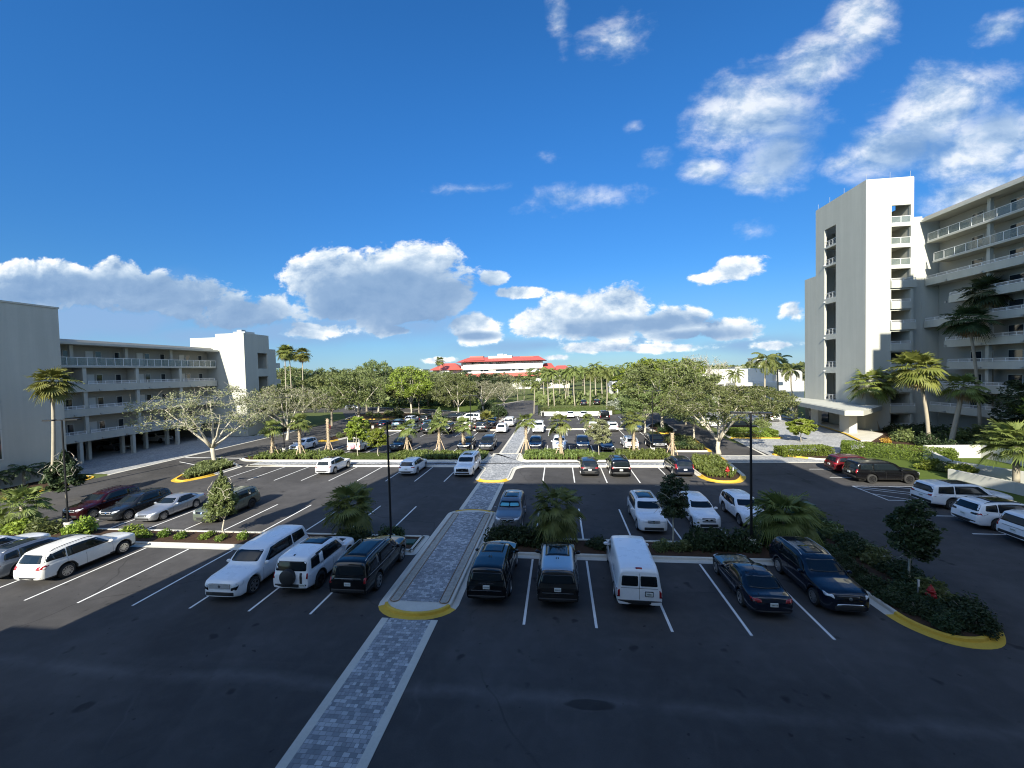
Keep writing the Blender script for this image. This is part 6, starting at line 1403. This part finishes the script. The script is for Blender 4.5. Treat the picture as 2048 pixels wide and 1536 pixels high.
def fan(seed, u, v, vt, lab, leaf='palm', Rf=1.1, nf=26, lean=(0, 0), curve=0., skirt=0, pet=.9, y=None, z=.1, bark='palm', r=.17, g=None, low=-.7, nseg=18, droop=.4):
    p = at(u, v, z) if y is None else at_y(u, y, z); h = PX(u, vt, p.y)-z
    place(fan_palm(seed, h, Rf, nf, LM[leaf], BK[bark], pet, r, r*.75, lean, curve, skirt=skirt, nseg=nseg, droop=droop, low=low), 'palm_tree', lab, 'palm', p, 1., 0., g)
fan(71, 93, 948, 765, 'tall fan palm leaning against the shaded end wall at left', 'palmy', 1.25, 30, (.8, 0), .15, 8, .9, low=-.9, y=34.5)
fan(72, 572, 800, 704, 'tall fan palm with dry skirt beyond the left stair tower, left of two', 'palmy', 1.7, 34, (.3, 0), 0, 22, 1.2, y=112, z=0)
fan(73, 584, 800, 706, 'twin trunk fan palm just behind the left one of the pair', 'palmy', 1.6, 30, (-.2, 0), 0, 18, 1.2, y=116, z=0)
fan(74, 606, 800, 709, 'tall fan palm with dry skirt beyond the left stair tower, right of two', 'palmy', 1.7, 34, (.4, 0), 0, 24, 1.2, y=112, z=0)
fan(75, 1758, 861, 768, 'curved fan palm in front of the lift tower, left of a pair', 'palmy', 1.9, 30, (-1.3, 0), -.3, 4, 1.5, r=.2)
fan(76, 1776, 858, 757, 'curved fan palm in front of the lift tower, right of a pair', 'palmy', 1.9, 30, (-1.2, 0), .3, 4, 1.5, r=.2)
fan(77, 1858, 890, 738, 'tall sunlit fan palm with a dead skirt in front of the galleries', 'palmy', 1.9, 36, (-1.5, 0), .3, 10, 1.4, r=.22)
fan(78, 1900, 897, 775, 'fan palm with a thick trunk leaning right before the galleries', 'palm', 1.3, 22, (1.4, 0), 0, 6, 1.0, r=.28)
fan(79, 1985, 880, 585, 'very tall dark fan palm against the right galleries, higher of two', 'dark', 1.8, 34, (-.8, 0), .2, 12, 1.2, y=62, z=0, r=.2)
fan(80, 1962, 880, 640, 'tall dark fan palm against the right galleries, lower of two', 'dark', 1.7, 32, (-1.6, 0), .3, 12, 1.2, y=61, z=0, r=.2)
fan(81, 2032, 985, 893, 'short bushy fan palm with grey-green fronds by the white wall at right', 'palm', 1.25, 40, (.0, 0), 0, 0, 1.2, r=.24, low=-.5, nseg=26)
fan(82, 695, 1072, 1016, 'short bushy fan palm behind the long white car', 'palm', 1.25, 24, (.2, 0), 0, 0, .9, r=.14, low=-.5, nseg=30)
fan(83, 1120, 1088, 1018, 'short bushy fan palm between the bronze car and the van', 'palm', 1.2, 26, (-.2, 0), 0, 0, .9, r=.14, low=-.7, droop=.55, nseg=30)
fan(84, 1572, 1090, 1034, 'short bushy fan palm at the corner of the right island', 'palm', 1.3, 34, (-.1, 0), 0, 0, .95, r=.16, low=-.8, droop=.55, nseg=30)
fan(85, 30, 1060, 1010, 'bushy fan palm at the far left end of the near planting strip', 'palm', 1.0, 24, (0, 0), 0, 0, .9, y=25.2, low=-.4, nseg=30)
fan(86, 1176, 860, 842, 'low green fan palm beyond the white car right of the walkway', 'palm', 1.0, 16, (0, 0), 0, 0, .8, low=-.1)
fan(87, 972, 858, 838, 'yellow-green palm tuft left of the far walkway', 'palmy', 1.0, 22, (0, 0), 0, 0, .9, low=.1, droop=.25)
# coconut palms
G_CO = 'coconut palms in the far centre'
CO = [feather_palm(90+i, 10, 3.3, 17, LM['palm'], BK['palm'], .2, .13, (.5*(i-1), 0), .3*(i % 2), nl=24, lw=.07, ll=.85) for i in range(4)]
for i, (u, v, vt) in enumerate(((1068, 828, 776), (1097, 812, 748), (1109, 812, 752), (1130, 806, 748), (1136, 806, 750), (1150, 812, 745), (1170, 800, 744), (1180, 812, 750), (1192, 800, 738), (1213, 818, 752), (1146, 800, 752), (1205, 800, 742), (1230, 795, 742), (1262, 790, 742), (1120, 800, 756), (1088, 798, 756), (1036, 803, 766), (1048, 800, 770))):
    p = at(u, v, 0); h = PX(u, vt, p.y)+.6; place(CO[i % 4], 'coconut_palm', 'coconut palm with a slim pale trunk in the far central grove', 'palm', p, (h/10*.9, h/10*.9, h/10), None, G_CO)
for i, (u, y, vt, lab) in enumerate(((1532, 96, 724, 'tall coconut palm in front of the club house, left of three'), (1557, 102, 726, 'coconut palm in front of the club house, middle of three'), (1592, 92, 744, 'coconut palm with two pale trunks next to the lift tower'), (1470, 104, 752, 'palm with an orange trunk before the white club house wall'))):
    p = at_y(u, y); h = PX(u, vt, y)+.4; place(CO[(i+1) % 4], 'coconut_palm', lab, 'palm', p, (h/10, h/10, h/10), None)
for i, (u, vt) in enumerate(((1270, 732), (1245, 734), (1500, 728), (1440, 736), (1020, 738))):
    p = at_y(u, 260); h = PX(u, vt, 260); place(CO[i % 4], 'coconut_palm', 'small distant palm poking above the tree line', 'palm', p, (h/10*.8, h/10*.8, h/10), None, 'palms on the far tree line')
fan(88, 882, 760, 722, 'small distant fan palm left of the hotel roof', 'palm', 2.2, 22, (0, 0), 0, 0, 1.4, y=236, z=0)
# ---- young trees
def young(seed, u, v, vt, Rc, hf, leaf, lab, tips=60, per=44, size=.10, zc=.30, cone=False, mul=2.3):
    p = at(u, v); h = PX(u, vt, p.y)-.1; pr = tree_proto(seed, h, Rc, hf, BK['pale'], LM[leaf], zc, int(tips*1.3), int(per*mul), size*1.1, 5, .38, .05, lean=.05, twigs=0 if cone else 14)
    if cone:
        for nm, me in pr:
            if nm == 'crown':
                co = np.zeros(len(me.vertices)*3, np.float32); me.vertices.foreach_get('co', co); co = co.reshape(-1, 3); t = np.clip((co[:, 2]-zc*h)/(h*(1-zc)), 0, 1); k = 1.25-1.0*t; co[:, 0] *= k; co[:, 1] *= k; me.vertices.foreach_set('co', co.ravel())
    place(pr, 'young_tree', lab, 'tree', p, 1., None)
young(101, 450, 1076, 944, .92, 1.2, 'oak', 'conical sapling in the near strip before the sage green car', 80, 50, .085, .28, True)
young(102, 1346, 1092, 952, .72, 1.7, 'dark', 'dark round sapling in front of the white glass-roofed car', 44, 50, .08, .34, mul=1.6)
young(103, 1822, 1178, 1006, .78, 1.6, 'dark', 'dark round sapling on the long right island', 56, 50, .08, .34, mul=1.7)
young(104, 716, 914, 832, 1.35, 1.1, 'bright', 'leafy sapling in the lawn strip, left of two', 60, 44, .11)
young(105, 757, 915, 856, 1.1, 1.1, 'bright', 'leafy sapling in the lawn strip, right of two', 50, 40, .11)
young(106, 1198, 913, 838, 1.5, 1.5, 'silver', 'slender pale-leaved sapling in the lawn strip right of the walkway', 60, 34, .11)
young(107, 880, 880, 815, 1.2, 1.4, 'oak', 'tall narrow sapling between the truck-like pair', 60, 44, .12, .3, True)
young(108, 1602, 884, 838, 1.6, 1.6, 'bright', 'small bright-leaved tree rising from the clipped hedge island', 44, 40, .15)
young(109, 134, 1005, 905, 1.5, 1.0, 'dark', 'dark bushy sapling beside the left lamp post', 90, 50, .12, .2, True)
young(110, 796, 838, 812, 1.3, 1.0, 'oak', 'young conical tree in the far left bays', 40, 40, .14, .2, True)
young(111, 1925, 958, 930, .75, .7, 'bright', 'small two-tier shrub tree before the white garden wall', 30, 44, .08, .35)
pr = tree_proto(120, 9.5, 5.4, 2.0, BK['oak'], LM['dark'], .22, 130, 60, .20, 6, .95, .3); place(pr, 'shade_tree', 'dense dark-leaved tree in front of the right galleries at the frame edge', 'tree', (55.0, 52.0, 0), (1, 1, .92))
pr = tree_proto(121, 8.5, 4.6, 2.0, BK['oak'], LM['bright'], .25, 110, 56, .20, 6, .95, .3); place(pr, 'shade_tree', 'glossy green tree at the right frame edge above the white wall', 'tree', (51.5, 45.5, 0), 1.)
# ================================================================== STREET FURNITURE
def lamp(u, v, vt, lab, double=True, rz=.1, g=None, rad=.06, p=None):
    p = at(u, v, .1) if p is None else p; h = PX(u, vt, p.y)-.1; o = thing('street_lamp', lab, 'lamp post', p, rz, g)
    mb = MB(); mb.lathe([(0, .05), (.26, .05), (.26, .55), (.24, .6), (0, .6)], n=14); mb.build('footing', M['concrete'], o, auto=40)
    mb = MB(); mb.tube([(0, 0, .55), (0, 0, h-.1)], [rad, rad*.85], 8); mb.lathe([(.15, .6), (.15, .66), (.0, .66)], n=10); mb.build('post', M['polemetal'], o, auto=40)
    for sg in ((-1, 1) if double else (1,)):
        mb = MB(); mb.box(sg*.06, sg*.42, -.03, .03, h-.16, h-.08); mb.build('arm', M['polemetal'], o)
        mb = MB(); x0, x1 = sorted((sg*.40, sg*1.08)); mb.prism(rounded([(x0, -.19), (x1, -.19), (x1, .19), (x0, .19)], .08), h-.15, h-.06, bottom=True); mb.box(x0+.1, x1-.1, -.13, .13, h-.165, h-.151, 1); mb.build('lamp_head', [M['polemetal'], M['railglass']], o)
lamp(783, 1092, 840, 'black lamp post beside the long black car in the near strip', False, .2, rad=.075)
lamp(1503, 1100, 822, 'black double-headed lamp post before the white crossover at right', True, -.25, rad=.075)
lamp(120, 1040, 837, 'double-headed lamp post at the left, before the leaning fan palm', True, .35, p=at_y(121, 25.2, .1))
lamp(569, 905, 794, 'thin lamp post at the left of the palm strip', True, .2)
lamp(943, 900, 790, 'thin lamp post in the palm strip left of the walkway', True, .1)
lamp(1306, 906, 780, 'thin lamp post in the palm strip at right', True, -.1)
lamp(1244, 850, 767, 'far thin lamp post before the portico', True)
lamp(997, 848, 795, 'far thin lamp post beside the entry road', False)
lamp(746, 858, 774, 'far thin lamp post behind the twin saplings', True)
def hydrant(u, v, lab):
    o = thing('fire_hydrant', lab, 'hydrant', at(u, v, .1), 0)
    mb = MB(); mb.lathe([(0, 0), (.16, 0), (.16, .04), (.11, .05), (.11, .56), (.15, .57), (.15, .61), (.12, .63), (.10, .74), (.04, .80), (.035, .86), (0, .86)], n=14); mb.build('barrel', M['red'], o, auto=40)
    for sg in (-1, 1):
        mb = MB(); mb.lathe([(.075, sg*.08), (.075, sg*.19), (.05, sg*.22), (0, sg*.22)], (0, 0, .44), 10, 'x'); mb.build('outlet', M['red'], o, auto=40)
    mb = MB(); mb.lathe([(.095, -.08), (.095, -.2), (.06, -.23), (0, -.23)], (0, 0, .40), 10, 'y'); mb.build('outlet', M['red'], o, auto=40)
hydrant(1455, 952, 'red fire hydrant in the sunlit island with the wide oak'); hydrant(1862, 1212, 'red fire hydrant in the shaded right island'); hydrant(660, 858, 'red fire hydrant far off behind the bare palm trunk')
def post_sign(u, v, lab, h=.9):
    o = thing('marker_post', lab, 'marker', at(u, v, .1), .3); mb = MB(); mb.box(-.025, .025, -.025, .025, 0, h); mb.build('post', M['galv'], o); mb = MB(); mb.box(-.05, .05, -.035, -.026, h-.32, h); mb.build('plate', M['white'], o)
post_sign(1836, 1202, 'white marker post beside the shaded hydrant'); post_sign(1466, 953, 'white marker post beside the sunlit hydrant', .8)
mb = MB(); mb.box(-.62, .62, -.4, .4, 0, .95); q = mb.build('cabinet', M['greenbox'], o := thing('utility_cabinet', 'dark green utility cabinet at the head of the right island', 'cabinet', (16.9, 30.2, .1), .1)); mb = MB(); mb.box(-.68, .68, -.46, .46, .955, 1.02); mb.build('lid', M['greenbox'], o)
mb = MB(); mb.box(-.55, .55, -.32, .32, 0, .09); mb.box(-.5, .5, -.27, .27, .091, .10); tag(mb.build('valve_cover', M['greenbox']), 'green utility box lid flush in the bed beside the raised walkway', 'utility lid').location = (-9.95, 24.5, .11)
for i, (u, v) in enumerate(((1086, 835), (1115, 833))):
    o = thing('sign_post' if i else 'litter_bin', 'small white sign post in the lawn behind the curved white wall' if i else 'black litter bin at the corner of the far lawn', 'sign' if i else 'bin', at(u, v, .0), 0); mb = MB(); mb.box(-.3, .3, -.3, .3, 0, 1.1); mb.box(-.33, .33, -.33, .33, 1.101, 1.2); mb.build('case', M['white'] if i else M['polemetal'], o)
mb = MB(); mb.lathe([(0, 0), (.12, 0), (.16, .05), (.15, .5), (.13, .55), (0, .55)], n=12)
